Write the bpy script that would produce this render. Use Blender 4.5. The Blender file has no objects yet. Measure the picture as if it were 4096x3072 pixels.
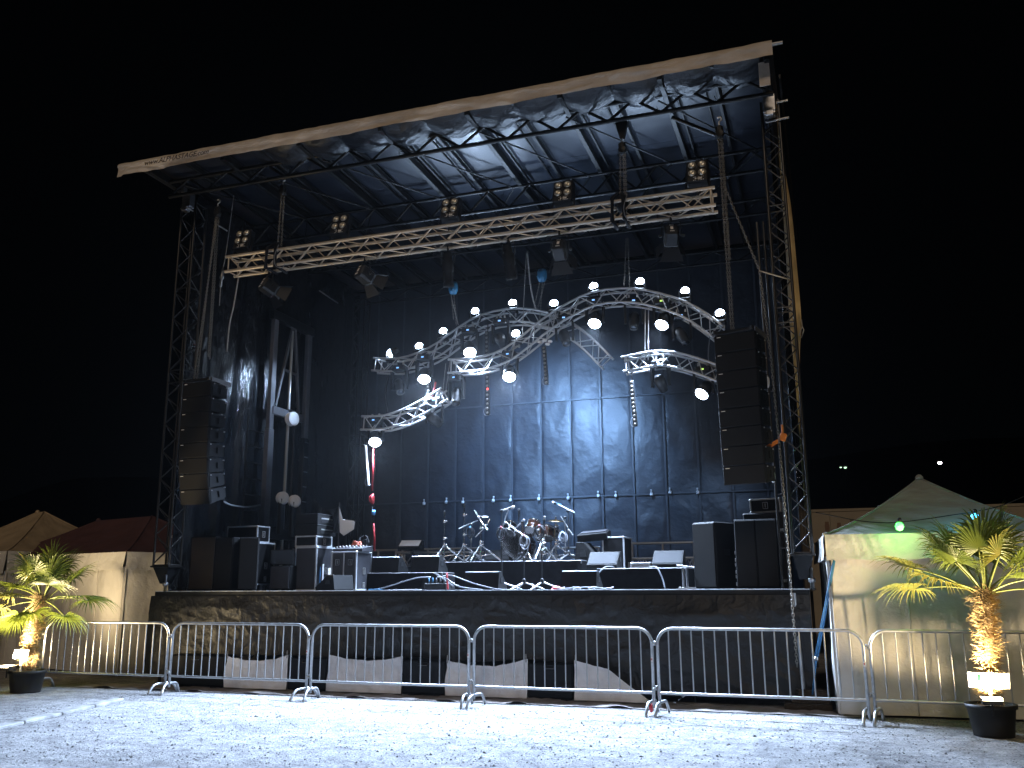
import bpy, math, random
from mathutils import Vector, Matrix, Euler, noise

random.seed(7)
R = math.radians

def V3(x, y, z):
    return Vector((x, y, z))

S = bpy.context.scene
COL = S.collection

# ---------------------------------------------------------------- camera
cam_d = bpy.data.cameras.new('camera')
cam = bpy.data.objects.new('camera', cam_d)
COL.objects.link(cam)
cam_d.sensor_width = 36.0
cam_d.lens = 31.836
cam_d.clip_start = 0.1
cam_d.clip_end = 2000.0
_r = Vector((0.94496438, 0.32714196, -0.00452309))
_u = Vector((0.07571051, -0.20520194, 0.9757869))
_f = Vector((-0.31829269, 0.92242631, 0.21867661))
cam.matrix_world = Matrix(((_r.x, _u.x, -_f.x, 0.0), (_r.y, _u.y, -_f.y, 0.0),
                           (_r.z, _u.z, -_f.z, 1.6528), (0, 0, 0, 1)))
S.camera = cam

# ---------------------------------------------------------------- night sky
world = bpy.data.worlds.new('World')
S.world = world
world.use_nodes = True
bg = world.node_tree.nodes['Background']
bg.inputs[0].default_value = (0.55, 0.75, 1.0, 1)
bg.inputs[1].default_value = 0.0006

# the warm glow of the town behind the photographer
sun_d = bpy.data.lights.new('town_glow', 'SUN')
sun_d.energy = 0.50
sun_d.color = (1.0, 0.80, 0.60)
sun_d.angle = R(12)
sun = bpy.data.objects.new('town_glow', sun_d)
sun.rotation_euler = Vector((-0.16, 0.80, -0.50)).to_track_quat('-Z', 'Y').to_euler()
COL.objects.link(sun)

S.view_settings.view_transform = 'Standard'
S.view_settings.look = 'None'
S.view_settings.exposure = 0.0
S.view_settings.gamma = 1.0
S.view_settings.use_curve_mapping = False
S.render.engine = 'CYCLES'
S.cycles.use_denoising = True
S.cycles.max_bounces = 6
S.cycles.diffuse_bounces = 3
S.cycles.glossy_bounces = 3
S.cycles.transmission_bounces = 3
S.cycles.volume_bounces = 0
S.cycles.sample_clamp_indirect = 3.0
S.cycles.caustics_reflective = False
S.cycles.caustics_refractive = False

# stage lamp strengths (watts)
BEAM_W = 230.0
WASH_W = 5200.0
FLOOD_W = 62.0
HAZE = 0.00016

# ---------------------------------------------------------------- materials
def mat(name, col, rough=0.5, metal=0.0, var=0.0, vscale=4.0, bump=0.0, bscale=30.0, emit=0.0, samp=False,
        ecol=None, spec=0.5, col2=None, stretch=(1, 1, 1), bdist=0.02, detail=4.0, crumple=0.0, cscale=4.0):
    m = bpy.data.materials.new(name)
    m.use_nodes = True
    nt = m.node_tree
    b = nt.nodes['Principled BSDF']
    b.inputs['Base Color'].default_value = (*col, 1)
    b.inputs['Roughness'].default_value = rough
    b.inputs['Metallic'].default_value = metal
    b.inputs['Specular IOR Level'].default_value = spec
    if var > 0 or bump > 0:
        tc = nt.nodes.new('ShaderNodeTexCoord')
        mp = nt.nodes.new('ShaderNodeMapping')
        mp.inputs['Scale'].default_value = stretch
        nt.links.new(tc.outputs['Object'], mp.inputs[0])
    if var > 0:
        n = nt.nodes.new('ShaderNodeTexNoise')
        n.inputs['Scale'].default_value = vscale
        n.inputs['Detail'].default_value = detail
        nt.links.new(mp.outputs[0], n.inputs['Vector'])
        cr = nt.nodes.new('ShaderNodeValToRGB')
        lo = col2 if col2 else tuple(c * (1 - var) for c in col)
        cr.color_ramp.elements[0].position = 0.32
        cr.color_ramp.elements[1].position = 0.68
        cr.color_ramp.elements[0].color = (*lo, 1)
        cr.color_ramp.elements[1].color = (*[min(1, c * (1 + var * 0.4)) for c in col], 1)
        nt.links.new(n.outputs['Fac'], cr.inputs[0])
        nt.links.new(cr.outputs[0], b.inputs['Base Color'])
        rr = nt.nodes.new('ShaderNodeMapRange')
        rr.inputs[3].default_value = max(0.03, rough - 0.1)
        rr.inputs[4].default_value = min(1, rough + 0.1)
        nt.links.new(n.outputs['Fac'], rr.inputs[0])
        nt.links.new(rr.outputs[0], b.inputs['Roughness'])
    if crumple > 0:
        wn = nt.nodes.new('ShaderNodeTexNoise')
        wn.inputs['Scale'].default_value = cscale * .7
        wn.inputs['Detail'].default_value = 3
        nt.links.new(mp.outputs[0], wn.inputs['Vector'])
        vm = nt.nodes.new('ShaderNodeMixRGB')
        vm.inputs[0].default_value = .35
        nt.links.new(mp.outputs[0], vm.inputs[1])
        nt.links.new(wn.outputs['Color'], vm.inputs[2])
        hs = []
        for sc, k in ((cscale, 1.0), (cscale * 2.7, .45)):
            vo = nt.nodes.new('ShaderNodeTexVoronoi')
            vo.inputs['Scale'].default_value = sc
            nt.links.new(vm.outputs[0], vo.inputs['Vector'])
            mm = nt.nodes.new('ShaderNodeMath')
            mm.operation = 'MULTIPLY'
            mm.inputs[1].default_value = k
            nt.links.new(vo.outputs['Distance'], mm.inputs[0])
            hs.append(mm)
        ad = nt.nodes.new('ShaderNodeMath')
        ad.operation = 'ADD'
        nt.links.new(hs[0].outputs[0], ad.inputs[0])
        nt.links.new(hs[1].outputs[0], ad.inputs[1])
        bc = nt.nodes.new('ShaderNodeBump')
        bc.inputs['Strength'].default_value = crumple
        bc.inputs['Distance'].default_value = .12 / cscale
        nt.links.new(ad.outputs[0], bc.inputs['Height'])
        nt.links.new(bc.outputs[0], b.inputs['Normal'])
    if bump > 0:
        n2 = nt.nodes.new('ShaderNodeTexNoise')
        n2.inputs['Scale'].default_value = bscale
        n2.inputs['Detail'].default_value = 5
        nt.links.new(mp.outputs[0], n2.inputs['Vector'])
        bp = nt.nodes.new('ShaderNodeBump')
        bp.inputs['Strength'].default_value = bump
        bp.inputs['Distance'].default_value = bdist
        nt.links.new(n2.outputs['Fac'], bp.inputs['Height'])
        if crumple > 0:
            nt.links.new(bc.outputs[0], bp.inputs['Normal'])
        nt.links.new(bp.outputs[0], b.inputs['Normal'])
    if emit > 0:
        b.inputs['Emission Color'].default_value = (*(ecol or col), 1)
        b.inputs['Emission Strength'].default_value = emit
        m.cycles.emission_sampling = 'FRONT' if samp else 'NONE'
    return m

M = {}
M['ground'] = None
M['pvc'] = mat('black_pvc', (0.013, 0.0145, 0.018), 0.34, 0, 0.35, 2.5, 0.55, 9.0, bdist=0.05)
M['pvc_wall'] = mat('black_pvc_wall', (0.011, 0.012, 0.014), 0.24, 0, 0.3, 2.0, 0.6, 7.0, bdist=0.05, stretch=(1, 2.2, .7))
M['pvc_back'] = mat('haze_tinted_pvc_backdrop', (0.019, 0.024, 0.034), 0.44, 0, 0.3, 3.0, 0.3, 12.0, bdist=0.02, crumple=.28, cscale=2.6)  # blue of the lit haze is put into the black tarp's colour
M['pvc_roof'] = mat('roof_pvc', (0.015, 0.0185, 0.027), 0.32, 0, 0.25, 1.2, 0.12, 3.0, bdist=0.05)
M['pvc_roll'] = mat('rolled_liner', (0.014, 0.017, 0.023), 0.42, 0, 0.3, 3.0, 0.2, 12.0, crumple=.25, cscale=7.0, spec=.35, bdist=0.05)
M['skirt'] = mat('skirt_pvc', (0.010, 0.0093, 0.0088), 0.52, 0, 0.25, 1.2, 0.3, 14.0, bdist=0.02, crumple=.75, cscale=5.0, spec=.33)
M['blackcloth'] = mat('black_cloth', (0.006, 0.006, 0.007), 0.9, 0, 0.3, 9, spec=.05)
M['sidelam'] = mat('dark_grey_side_plate', (0.010, 0.011, 0.013), 0.7, 0, 0.2, 12, spec=.12)
M['tape'] = mat('old_tape', (0.040, 0.033, 0.026), 0.7)
M['seam'] = mat('seam_strip', (0.040, 0.047, 0.060), 0.45, 0, 0.2, 8)
M['black'] = mat('black_paint', (0.009, 0.009, 0.010), 0.5, 0, 0.3, 12, 0.1, 120, spec=.35)
M['blackrough'] = mat('black_texture_paint', (0.0055, 0.0055, 0.006), 0.68, 0, 0.3, 20, 0.35, 160, bdist=0.004, spec=.15)
M['grille'] = mat('speaker_grille', (0.0065, 0.006, 0.0058), 0.65, 0, 0.3, 60, 0.3, 220, bdist=0.003, spec=.2)
M['greygrille'] = mat('grey_speaker_grille', (0.0075, 0.008, 0.0095), 0.75, 0, 0.2, 30, 0.3, 220, bdist=0.003, spec=.2)
M['steelblack'] = mat('black_steel', (0.008, 0.0085, 0.0095), 0.48, 0.0, 0.3, 9, spec=.28)
M['alu'] = mat('aluminium_tube', (0.47, 0.46, 0.45), 0.33, 0.65, 0.14, 7)
M['alucurve'] = mat('lamplit_aluminium_tube', (0.50, 0.51, 0.53), 0.36, 0.45, 0.12, 7)  # aluminium copy brightened for the light of the nearby lamps
M['aludull'] = mat('dull_aluminium', (0.42, 0.42, 0.43), 0.36, 1.0, 0.25, 7)
M['aludark'] = mat('shaded_mast_metal', (0.075, 0.072, 0.07), 0.36, 0.9, 0.3, 7)  # mast aluminium made dark for the shade it stands in
M['galv'] = mat('galvanised_steel', (0.56, 0.57, 0.58), 0.40, 0.85, 0.25, 14, 0.1, 60, bdist=0.003)
M['liftgrey'] = mat('grey_lift_steel', (0.10, 0.10, 0.11), 0.42, 0.2, 0.2, 5)
M['chrome'] = mat('chrome', (0.85, 0.85, 0.86), 0.16, 1.0)
M['chain'] = mat('chain_steel', (0.24, 0.225, 0.20), 0.42, 0.9, 0.2, 20)
M['edge'] = mat('case_edge_aluminium', (0.50, 0.52, 0.56), 0.42, 0.35, 0.15, 12)
M['laminate'] = mat('grey_case_laminate', (0.030, 0.030, 0.035), 0.6, 0, 0.2, 8, 0.1, 90, spec=.25)
M['darklam'] = mat('black_case_laminate', (0.0045, 0.0045, 0.005), 0.65, 0, 0.2, 8, spec=.12)
M['warmlitlam'] = mat('warm_lit_brown_panel', (0.028, 0.019, 0.012), 0.5, 0, 0.4, 3)  # black cabinet front browned to stand for warm light on it
M['tentwhite'] = mat('white_tent_fabric', (0.66, 0.63, 0.58), 0.75, 0, 0.16, 1.3, 0.5, 3.0, bdist=0.10, crumple=.22, cscale=2.2)
M['tentgrey'] = mat('grey_tent_roof', (0.33, 0.32, 0.29), 0.7, 0, 0.15, 2, 0.3, 4.0, bdist=0.06, stretch=(1, 1, 4))
M['tentred'] = mat('red_tent_roof', (0.10, 0.042, 0.038), 0.7, 0, 0.2, 2, 0.3, 4.0, bdist=0.06)
M['tentbeige'] = mat('beige_tent_roof', (0.42, 0.32, 0.20), 0.7, 0, 0.2, 2, 0.4, 3.0, bdist=0.08)
M['sheet'] = mat('white_sheet', (0.88, 0.88, 0.91), 0.8, 0, 0.15, 4, 0.5, 8, bdist=0.03)
M['groundcloth'] = mat('dusty_groundsheet', (0.30, 0.26, 0.24), 0.85, 0, 0.35, 3, 0.6, 9, bdist=0.03)
M['valance'] = mat('beige_valance', (0.68, 0.58, 0.48), 0.62, 0, 0.18, 2.2, 0.4, 5, bdist=0.05)
M['ochre'] = mat('warm_lit_side_tarp', (0.40, 0.29, 0.15), 0.6, 0, 0.3, 3, 0.3, 6)  # warm light on the tarp edge is put into its colour
M['print'] = mat('dark_print', (0.03, 0.02, 0.022), 0.6)
M['building'] = mat('beige_trailer_panel', (0.30, 0.25, 0.18), 0.6, 0, 0.12, 1.5)
M['bottle'] = mat('brown_bottle_print', (0.16, 0.085, 0.045), 0.6, 0, 0.3, 6)
M['pot'] = mat('black_plastic_pot', (0.012, 0.011, 0.01), 0.55, 0, 0.3, 10)
M['soil'] = mat('potting_soil', (0.04, 0.028, 0.018), 0.9, 0, 0.5, 40, 0.6, 40)
M['fibre'] = mat('palm_fibre', (0.44, 0.31, 0.14), 0.75, 0, 0.5, 22)
M['trunk'] = mat('palm_trunk', (0.22, 0.14, 0.065), 0.85, 0, 0.5, 18, 0.8, 30)
M['frond'] = mat('palm_frond', (0.15, 0.19, 0.03), 0.42, 0, 0.35, 5, col2=(0.07, 0.11, 0.018))
M['frondy'] = mat('palm_frond_yellowing', (0.24, 0.22, 0.045), 0.45, 0, 0.4, 6, col2=(0.11, 0.14, 0.025))
M['stalk'] = mat('palm_stalk', (0.20, 0.23, 0.055), 0.45, 0, 0.2, 6)
M['board'] = mat('white_sign_board', (0.80, 0.78, 0.72), 0.5)
M['green'] = mat('green_leaf_print', (0.0008, 0.022, 0.006), 0.8, spec=.05)
M['red'] = mat('red_sling', (0.30, 0.006, 0.010), 0.6, 0, 0.2, 14)
M['redstrong'] = mat('red_cap', (0.5, 0.02, 0.03), 0.5)  # stronger red for rag, tape and sticker marks
M['blue'] = mat('blue_webbing', (0.05, 0.20, 0.42), 0.6, 0, 0.2, 14)
M['bluebag'] = mat('blue_bag', (0.01, 0.10, 0.20), 0.6, 0, 0.3, 9)
M['orange'] = mat('orange_ratchet_strap', (0.60, 0.17, 0.02), 0.6)
M['rope'] = mat('grey_rope', (0.34, 0.32, 0.30), 0.8, 0, 0.3, 40)
M['white'] = mat('white_plastic', (0.75, 0.75, 0.77), 0.5)
M['cable'] = mat('black_cable', (0.010, 0.010, 0.012), 0.7, spec=.15)
M['cablelight'] = mat('grey_cable', (0.15, 0.16, 0.18), 0.45)
M['label'] = mat('pale_label', (0.85, 0.80, 0.74), 0.6)
M['deck'] = mat('dark_deck_board', (0.10, 0.10, 0.105), 0.42, 0, 0.4, 3)
M['drumwood'] = mat('brown_drum_shell', (0.055, 0.018, 0.008), 0.22)
M['alufront'] = mat('warm_lit_truss_tube', (0.56, 0.47, 0.37), 0.36, 0.4, 0.12, 7)  # aluminium tinted for the warm light falling on the front truss
M['drumblack'] = mat('black_drum_head', (0.0014, 0.0014, 0.0016), 0.8, spec=.06)
M['drumhead'] = mat('drum_head', (0.82, 0.78, 0.74), 0.5)
M['brass'] = mat('bronze_cymbal', (0.55, 0.36, 0.16), 0.25, 1.0)
M['kerb'] = mat('kerb_stone', (0.27, 0.265, 0.26), 0.85, 0, 0.45, 5, 0.3, 40)
M['hill'] = mat('dark_hillside', (0.0002, 0.0002, 0.0002), 1.0, 0, 0.4, .05, spec=0.0)
M['reflector'] = mat('warm_reflector', (0.80, 0.72, 0.58), 0.28, 0.75)
M['lensdark'] = mat('dark_lens', (0.05, 0.06, 0.075), 0.12, 0.2)
M['lensbeam'] = mat('lit_beam_lens', (0.8, 0.9, 1), 0.3, emit=50, samp=True, ecol=(0.62, 0.78, 1.0))
M['lenswash'] = mat('lit_wash_lens', (0.8, 0.9, 1), 0.3, emit=30, samp=True, ecol=(0.66, 0.80, 1.0))
M['lensflood'] = mat('lit_flood_glass', (1, .8, .5), 0.3, emit=22, ecol=(1.0, 0.80, 0.48))
M['led'] = mat('unlit_led_lens', (0.16, 0.15, 0.13), 0.3, 0.3)
M['bulbgreen'] = mat('lit_green_bulb', (0.4, 1, .5), 0.3, emit=6, ecol=(0.05, 1.0, 0.08))
M['bulbblue'] = mat('lit_blue_bulb', (0.4, .85, 1), 0.3, emit=6, ecol=(0.05, 0.55, 1.0))
M['farlamp'] = mat('far_lamp_glass', (1, .9, .9), 0.3, emit=25, ecol=(1.0, 0.92, 0.9))
M['farlampg'] = mat('far_green_lamp_glass', (.7, 1, .7), 0.3, emit=1.6, ecol=(0.6, 1.0, 0.65))
M['display'] = mat('small_blue_display', (.3, .6, 1), 0.3, emit=1.3, ecol=(0.25, 0.50, 1.0))
M['displayg'] = mat('small_green_display', (.6, 1, .3), 0.3, emit=1.3, ecol=(0.55, 0.85, 0.15))

def ground_mat():
    m = bpy.data.materials.new('gravel_ground')
    m.use_nodes = True
    nt = m.node_tree
    b = nt.nodes['Principled BSDF']
    b.inputs['Roughness'].default_value = 0.95
    b.inputs['Specular IOR Level'].default_value = 0.15
    tc = nt.nodes.new('ShaderNodeTexCoord')
    def noi(sc, det, rough=0.6):
        n = nt.nodes.new('ShaderNodeTexNoise')
        n.inputs['Scale'].default_value = sc
        n.inputs['Detail'].default_value = det
        n.inputs['Roughness'].default_value = rough
        nt.links.new(tc.outputs['Object'], n.inputs['Vector'])
        return n
    big, midn, fine = noi(0.55, 5), noi(4.5, 6, 0.7), noi(38, 5, 0.7)
    def ramp(src, p0, c0, p1, c1):
        r = nt.nodes.new('ShaderNodeValToRGB')
        r.color_ramp.elements[0].position = p0
        r.color_ramp.elements[0].color = (*c0, 1)
        r.color_ramp.elements[1].position = p1
        r.color_ramp.elements[1].color = (*c1, 1)
        nt.links.new(src, r.inputs[0])
        return r
    r1 = ramp(big.outputs['Fac'], 0.35, (0.34, 0.335, 0.33), 0.65, (0.50, 0.49, 0.48))
    r2 = ramp(midn.outputs['Fac'], 0.36, (0.50, 0.50, 0.52), 0.62, (1, 1, 1))
    r3 = ramp(fine.outputs['Fac'], 0.36, (0.35, 0.35, 0.38), 0.56, (1, 1, 1))
    def mul(a, c, f):
        x = nt.nodes.new('ShaderNodeMix')
        x.data_type = 'RGBA'
        x.blend_type = 'MULTIPLY'
        x.inputs[0].default_value = f
        nt.links.new(a, x.inputs[6])
        nt.links.new(c, x.inputs[7])
        return x.outputs[2]
    c = mul(mul(r1.outputs[0], r2.outputs[0], 0.9), r3.outputs[0], 0.9)
    nt.links.new(c, b.inputs['Base Color'])
    bp = nt.nodes.new('ShaderNodeBump')
    bp.inputs['Strength'].default_value = 0.9
    bp.inputs['Distance'].default_value = 0.03
    nt.links.new(fine.outputs['Fac'], bp.inputs['Height'])
    bp2 = nt.nodes.new('ShaderNodeBump')
    bp2.inputs['Strength'].default_value = 0.6
    bp2.inputs['Distance'].default_value = 0.08
    nt.links.new(midn.outputs['Fac'], bp2.inputs['Height'])
    nt.links.new(bp.outputs[0], bp2.inputs['Normal'])
    nt.links.new(bp2.outputs[0], b.inputs['Normal'])
    return m
M['ground'] = ground_mat()

def translucent(m, amt=0.35):
    nt = m.node_tree
    b = nt.nodes['Principled BSDF']
    out = [n for n in nt.nodes if n.type == 'OUTPUT_MATERIAL'][0]
    tr = nt.nodes.new('ShaderNodeBsdfTranslucent')
    tr.inputs[0].default_value = b.inputs['Base Color'].default_value
    mx = nt.nodes.new('ShaderNodeMixShader')
    mx.inputs[0].default_value = amt
    nt.links.new(b.outputs[0], mx.inputs[1])
    nt.links.new(tr.outputs[0], mx.inputs[2])
    nt.links.new(mx.outputs[0], out.inputs['Surface'])
for k in ('frond', 'frondy'):
    translucent(M[k], 0.3)
translucent(M['drumhead'], 0.75)

# ---------------------------------------------------------------- mesh helpers
class MB:
    def __init__(s):
        s.v, s.f = [], []
    def add(s, vs, fs):
        o = len(s.v)
        s.v.extend([tuple(v) for v in vs])
        s.f.extend([tuple(i + o for i in f) for f in fs])
        return s
    def box(s, c, d, b=0.0, rot=None):
        """box with centre c, full size d and chamfer b"""
        hx, hy, hz = d[0] / 2, d[1] / 2, d[2] / 2
        b = min(b, hx * .9, hy * .9, hz * .9)
        c = Vector(c)
        mt = Euler(rot).to_matrix() if rot else None
        def T(p):
            p = Vector(p)
            if mt:
                p = mt @ p
            return c + p
        if b <= 0:
            vs = [T((x, y, z)) for x in (-hx, hx) for y in (-hy, hy) for z in (-hz, hz)]
            return s.add(vs, [(0, 1, 3, 2), (4, 6, 7, 5), (0, 4, 5, 1), (2, 3, 7, 6), (0, 2, 6, 4), (1, 5, 7, 3)])
        vs, idx = [], {}
        for sx in (-1, 1):
            for sy in (-1, 1):
                for sz in (-1, 1):
                    for a in range(3):
                        p = [sx * hx, sy * hy, sz * hz]
                        for q in range(3):
                            if q != a:
                                p[q] -= (sx, sy, sz)[q] * b
                        idx[(sx, sy, sz, a)] = len(vs)
                        vs.append(T(p))
        fs = []
        for a in range(3):
            o1, o2 = [q for q in range(3) if q != a]
            for sg in (-1, 1):
                loop = []
                for (s1, s2) in ((-1, -1), (1, -1), (1, 1), (-1, 1)):
                    k = [0, 0, 0]
                    k[a], k[o1], k[o2] = sg, s1, s2
                    loop.append(idx[(*k, a)])
                fs.append(loop if (sg > 0) != (a == 1) else loop[::-1])
        for a in range(3):
            o1, o2 = [q for q in range(3) if q != a]
            for s1 in (-1, 1):
                for s2 in (-1, 1):
                    k0, k1 = [0, 0, 0], [0, 0, 0]
                    k0[o1], k0[o2], k0[a] = s1, s2, -1
                    k1[o1], k1[o2], k1[a] = s1, s2, 1
                    fs.append([idx[(*k0, o1)], idx[(*k1, o1)], idx[(*k1, o2)], idx[(*k0, o2)]])
        for sx in (-1, 1):
            for sy in (-1, 1):
                for sz in (-1, 1):
                    fs.append([idx[(sx, sy, sz, 0)], idx[(sx, sy, sz, 1)], idx[(sx, sy, sz, 2)]])
        return s.add(vs, fs)
    def tube(s, pts, r, n=8, caps=True, closed=False):
        pts = [Vector(p) for p in pts]
        m = len(pts)
        rr = r if isinstance(r, (list, tuple)) else [r] * m
        vs, fs = [], []
        up = None
        for i, p in enumerate(pts):
            if closed:
                t = pts[(i + 1) % m] - pts[i - 1]
            else:
                t = pts[min(i + 1, m - 1)] - pts[max(i - 1, 0)]
            t.normalize()
            if up is None:
                up = Vector((0, 0, 1)) if abs(t.z) < .9 else Vector((1, 0, 0))
            x = t.cross(up)
            if x.length < 1e-6:
                x = t.orthogonal()
            x.normalize()
            up = x.cross(t).normalized()
            for k in range(n):
                a = 2 * math.pi * k / n
                vs.append(p + (x * math.cos(a) + up * math.sin(a)) * rr[i])
        for i in range(m if closed else m - 1):
            j = (i + 1) % m
            for k in range(n):
                l = (k + 1) % n
                fs.append((i * n + k, i * n + l, j * n + l, j * n + k))
        if caps and not closed:
            fs.append(tuple(range(n - 1, -1, -1)))
            fs.append(tuple((m - 1) * n + k for k in range(n)))
        return s.add(vs, fs)
    def lathe(s, prof, c=(0, 0, 0), axis=(0, 0, 1), n=20):
        """prof: list of (radius, height along axis)"""
        q = Vector((0, 0, 1)).rotation_difference(Vector(axis).normalized()).to_matrix()
        c = Vector(c)
        vs, fs = [], []
        for (r, h) in prof:
            for k in range(n):
                a = 2 * math.pi * k / n
                vs.append(c + q @ Vector((r * math.cos(a), r * math.sin(a), h)))
        for i in range(len(prof) - 1):
            for k in range(n):
                l = (k + 1) % n
                fs.append((i * n + k, i * n + l, (i + 1) * n + l, (i + 1) * n + k))
        if prof[0][0] > 1e-4:
            fs.append(tuple(range(n - 1, -1, -1)))
        if prof[-1][0] > 1e-4:
            fs.append(tuple((len(prof) - 1) * n + k for k in range(n)))
        return s.add(vs, fs)
    def prism(s, poly, axis_vec, base=(0, 0, 0)):
        """extrude polygon (list of 3d points) along axis_vec"""
        n = len(poly)
        b = Vector(base)
        a = Vector(axis_vec)
        vs = [b + Vector(p) for p in poly] + [b + Vector(p) + a for p in poly]
        fs = [tuple(range(n - 1, -1, -1)), tuple(range(n, 2 * n))]
        for k in range(n):
            l = (k + 1) % n
            fs.append((k, l, n + l, n + k))
        return s.add(vs, fs)
    def grid(s, fn, nu, nv):
        vs = [fn(i / nu, j / nv) for j in range(nv + 1) for i in range(nu + 1)]
        fs = [(j * (nu + 1) + i, j * (nu + 1) + i + 1, (j + 1) * (nu + 1) + i + 1, (j + 1) * (nu + 1) + i)
              for j in range(nv) for i in range(nu)]
        return s.add(vs, fs)
    def mesh(s, name, m, smooth=False):
        me = bpy.data.meshes.new(name)
        me.from_pydata(s.v, [], s.f)
        if m:
            me.materials.append(M[m] if isinstance(m, str) else m)
        if smooth:
            me.polygons.foreach_set('use_smooth', [True] * len(me.polygons))
        me.update()
        return me

def link(name, data, parent=None, loc=None, rot=None, kind=None):
    o = bpy.data.objects.new(name, data)
    COL.objects.link(o)
    if parent:
        o.parent = parent
    if loc is not None:
        o.location = loc
    if rot is not None:
        o.rotation_euler = rot
    if kind:
        o['kind'] = kind
    return o

def thing(name, label, cat, loc=(0, 0, 0), rot=(0, 0, 0), group=None, data=None):
    o = link(name, data, None, loc, rot)
    o['label'] = label
    o['category'] = cat
    if group:
        o['group'] = group
    return o

def part(name, mb, m, parent, smooth=False, world=False, label=None, kind=None):
    if world:
        t = parent.location
        off = Vector(t)
        if parent.parent:
            off = off + parent.parent.location
        mb.v = [tuple(Vector(v) - off) for v in mb.v]
    o = link(name, mb.mesh(name, m, smooth), parent, kind=kind)
    if label:
        o['label'] = label
    return o

CACHE = {}
def cpart(name, key, fn, m, parent, smooth=False, loc=None, rot=None):
    """part whose mesh is shared by every thing of its kind"""
    k = (key, str(m))
    if k not in CACHE:
        mb = MB()
        fn(mb)
        CACHE[k] = mb.mesh(name, m, smooth)
    return link(name, CACHE[k], parent, loc, rot)

def rod(name, p, q, r, m, parent, n=8):
    """round bar from p to q, sharing one unit mesh per material (p, q in the parent's space)"""
    k = ('rod', m, n)
    if k not in CACHE:
        mb = MB()
        mb.tube([(0, 0, -.5), (0, 0, .5)], 1.0, n)
        me = mb.mesh('rod', m, True)
        CACHE[k] = me
        for pl in me.polygons:
            if len(pl.vertices) > 4:
                pl.use_smooth = False
    p, q = Vector(p), Vector(q)
    d = q - p
    o = link(name, CACHE[k], parent, (p + q) / 2)
    o.rotation_mode = 'QUATERNION'
    o.rotation_quaternion = Vector((0, 0, 1)).rotation_difference(d.normalized())
    o.scale = (r, r, d.length)
    return o

def spot(parent, loc, direction, watts, angle, blend, col, size=0.06):
    k = ('spot', watts, angle, blend, col, size)
    if k not in CACHE:
        d = bpy.data.lights.new('lamp', 'SPOT')
        d.energy = watts
        d.spot_size = R(angle)
        d.spot_blend = blend
        d.color = col
        d.shadow_soft_size = size
        CACHE[k] = d
    o = link('lamp', CACHE[k], parent, loc)
    o.rotation_mode = 'QUATERNION'
    o.rotation_quaternion = Vector(direction).to_track_quat('-Z', 'Y')
    return o

def pnt(parent, loc, watts, col, size=0.03):
    d = bpy.data.lights.new('lamp', 'POINT')
    d.energy = watts
    d.color = col
    d.shadow_soft_size = size
    return link('lamp', d, parent, loc)

def nz(x, y, z=0.0):
    return noise.noise(Vector((x, y, z)))

def ridge(x, y, z=0.0):
    return 1 - abs(nz(x, y, z)) * 2

def lerp(a, b, t):
    return a + (b - a) * t

def spline(pts, per=6):
    """Catmull-Rom through pts"""
    P = [Vector(p) for p in pts]
    P = [P[0] * 2 - P[1]] + P + [P[-1] * 2 - P[-2]]
    out = []
    for i in range(1, len(P) - 2):
        a, b, c, d = P[i - 1], P[i], P[i + 1], P[i + 2]
        for k in range(per):
            t = k / per
            out.append(.5 * ((2 * b) + (c - a) * t + (2 * a - 5 * b + 4 * c - d) * t * t + (3 * b - a - 3 * c + d) * t ** 3))
    out.append(P[-2])
    return out

def resample(pts, n):
    L = [0]
    for i in range(1, len(pts)):
        L.append(L[-1] + (pts[i] - pts[i - 1]).length)
    out = []
    for k in range(n + 1):
        t = L[-1] * k / n
        i = 1
        while i < len(L) - 1 and L[i] < t:
            i += 1
        f = (t - L[i - 1]) / max(1e-9, L[i] - L[i - 1])
        out.append(pts[i - 1].lerp(pts[i], f))
    return out

def wrod(name, p, q, r, m, parent, n=8):
    l = parent.location
    return rod(name, Vector(p) - l, Vector(q) - l, r, m, parent, n)

def wpart(name, mb, m, parent, smooth=False, **k):
    l = parent.location
    mb.v = [(v[0] - l.x, v[1] - l.y, v[2] - l.z) for v in mb.v]
    return part(name, mb, m, parent, smooth, **k)

# ================================================================ GROUND
mb = MB()
mb.grid(lambda u, v: (lerp(-90, 90, u), lerp(-30, 104, v), 0), 12, 12)
g = link('ground', mb.mesh('ground', 'ground'), kind='structure')

mb = MB()   # low stone kerb on the left
k0, k1, k2, k3 = V3(-9.702,8.978,0.000), V3(-10.321,11.662,0.000), V3(-9.910,11.270,0.000), V3(-9.277,8.594,0.000)
dk = Vector((k0[0] - k1[0], k0[1] - k1[1], 0)).normalized()
nk = Vector((-dk.y, dk.x, 0))
kb = thing('kerb', 'low pale stone kerb running across the gravel at far left', 'kerb', (k1[0], k1[1], 0))
LK = 7.0
for i in range(9):
    a = Vector((0, 0, .018)) + dk * (i * .8 + .4)
    mb = MB()
    mb.box(a, (.785, .17, .05), .012, (0, 0, math.atan2(dk.y, dk.x)))
    part('stone', mb, 'kerb', kb)

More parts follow.
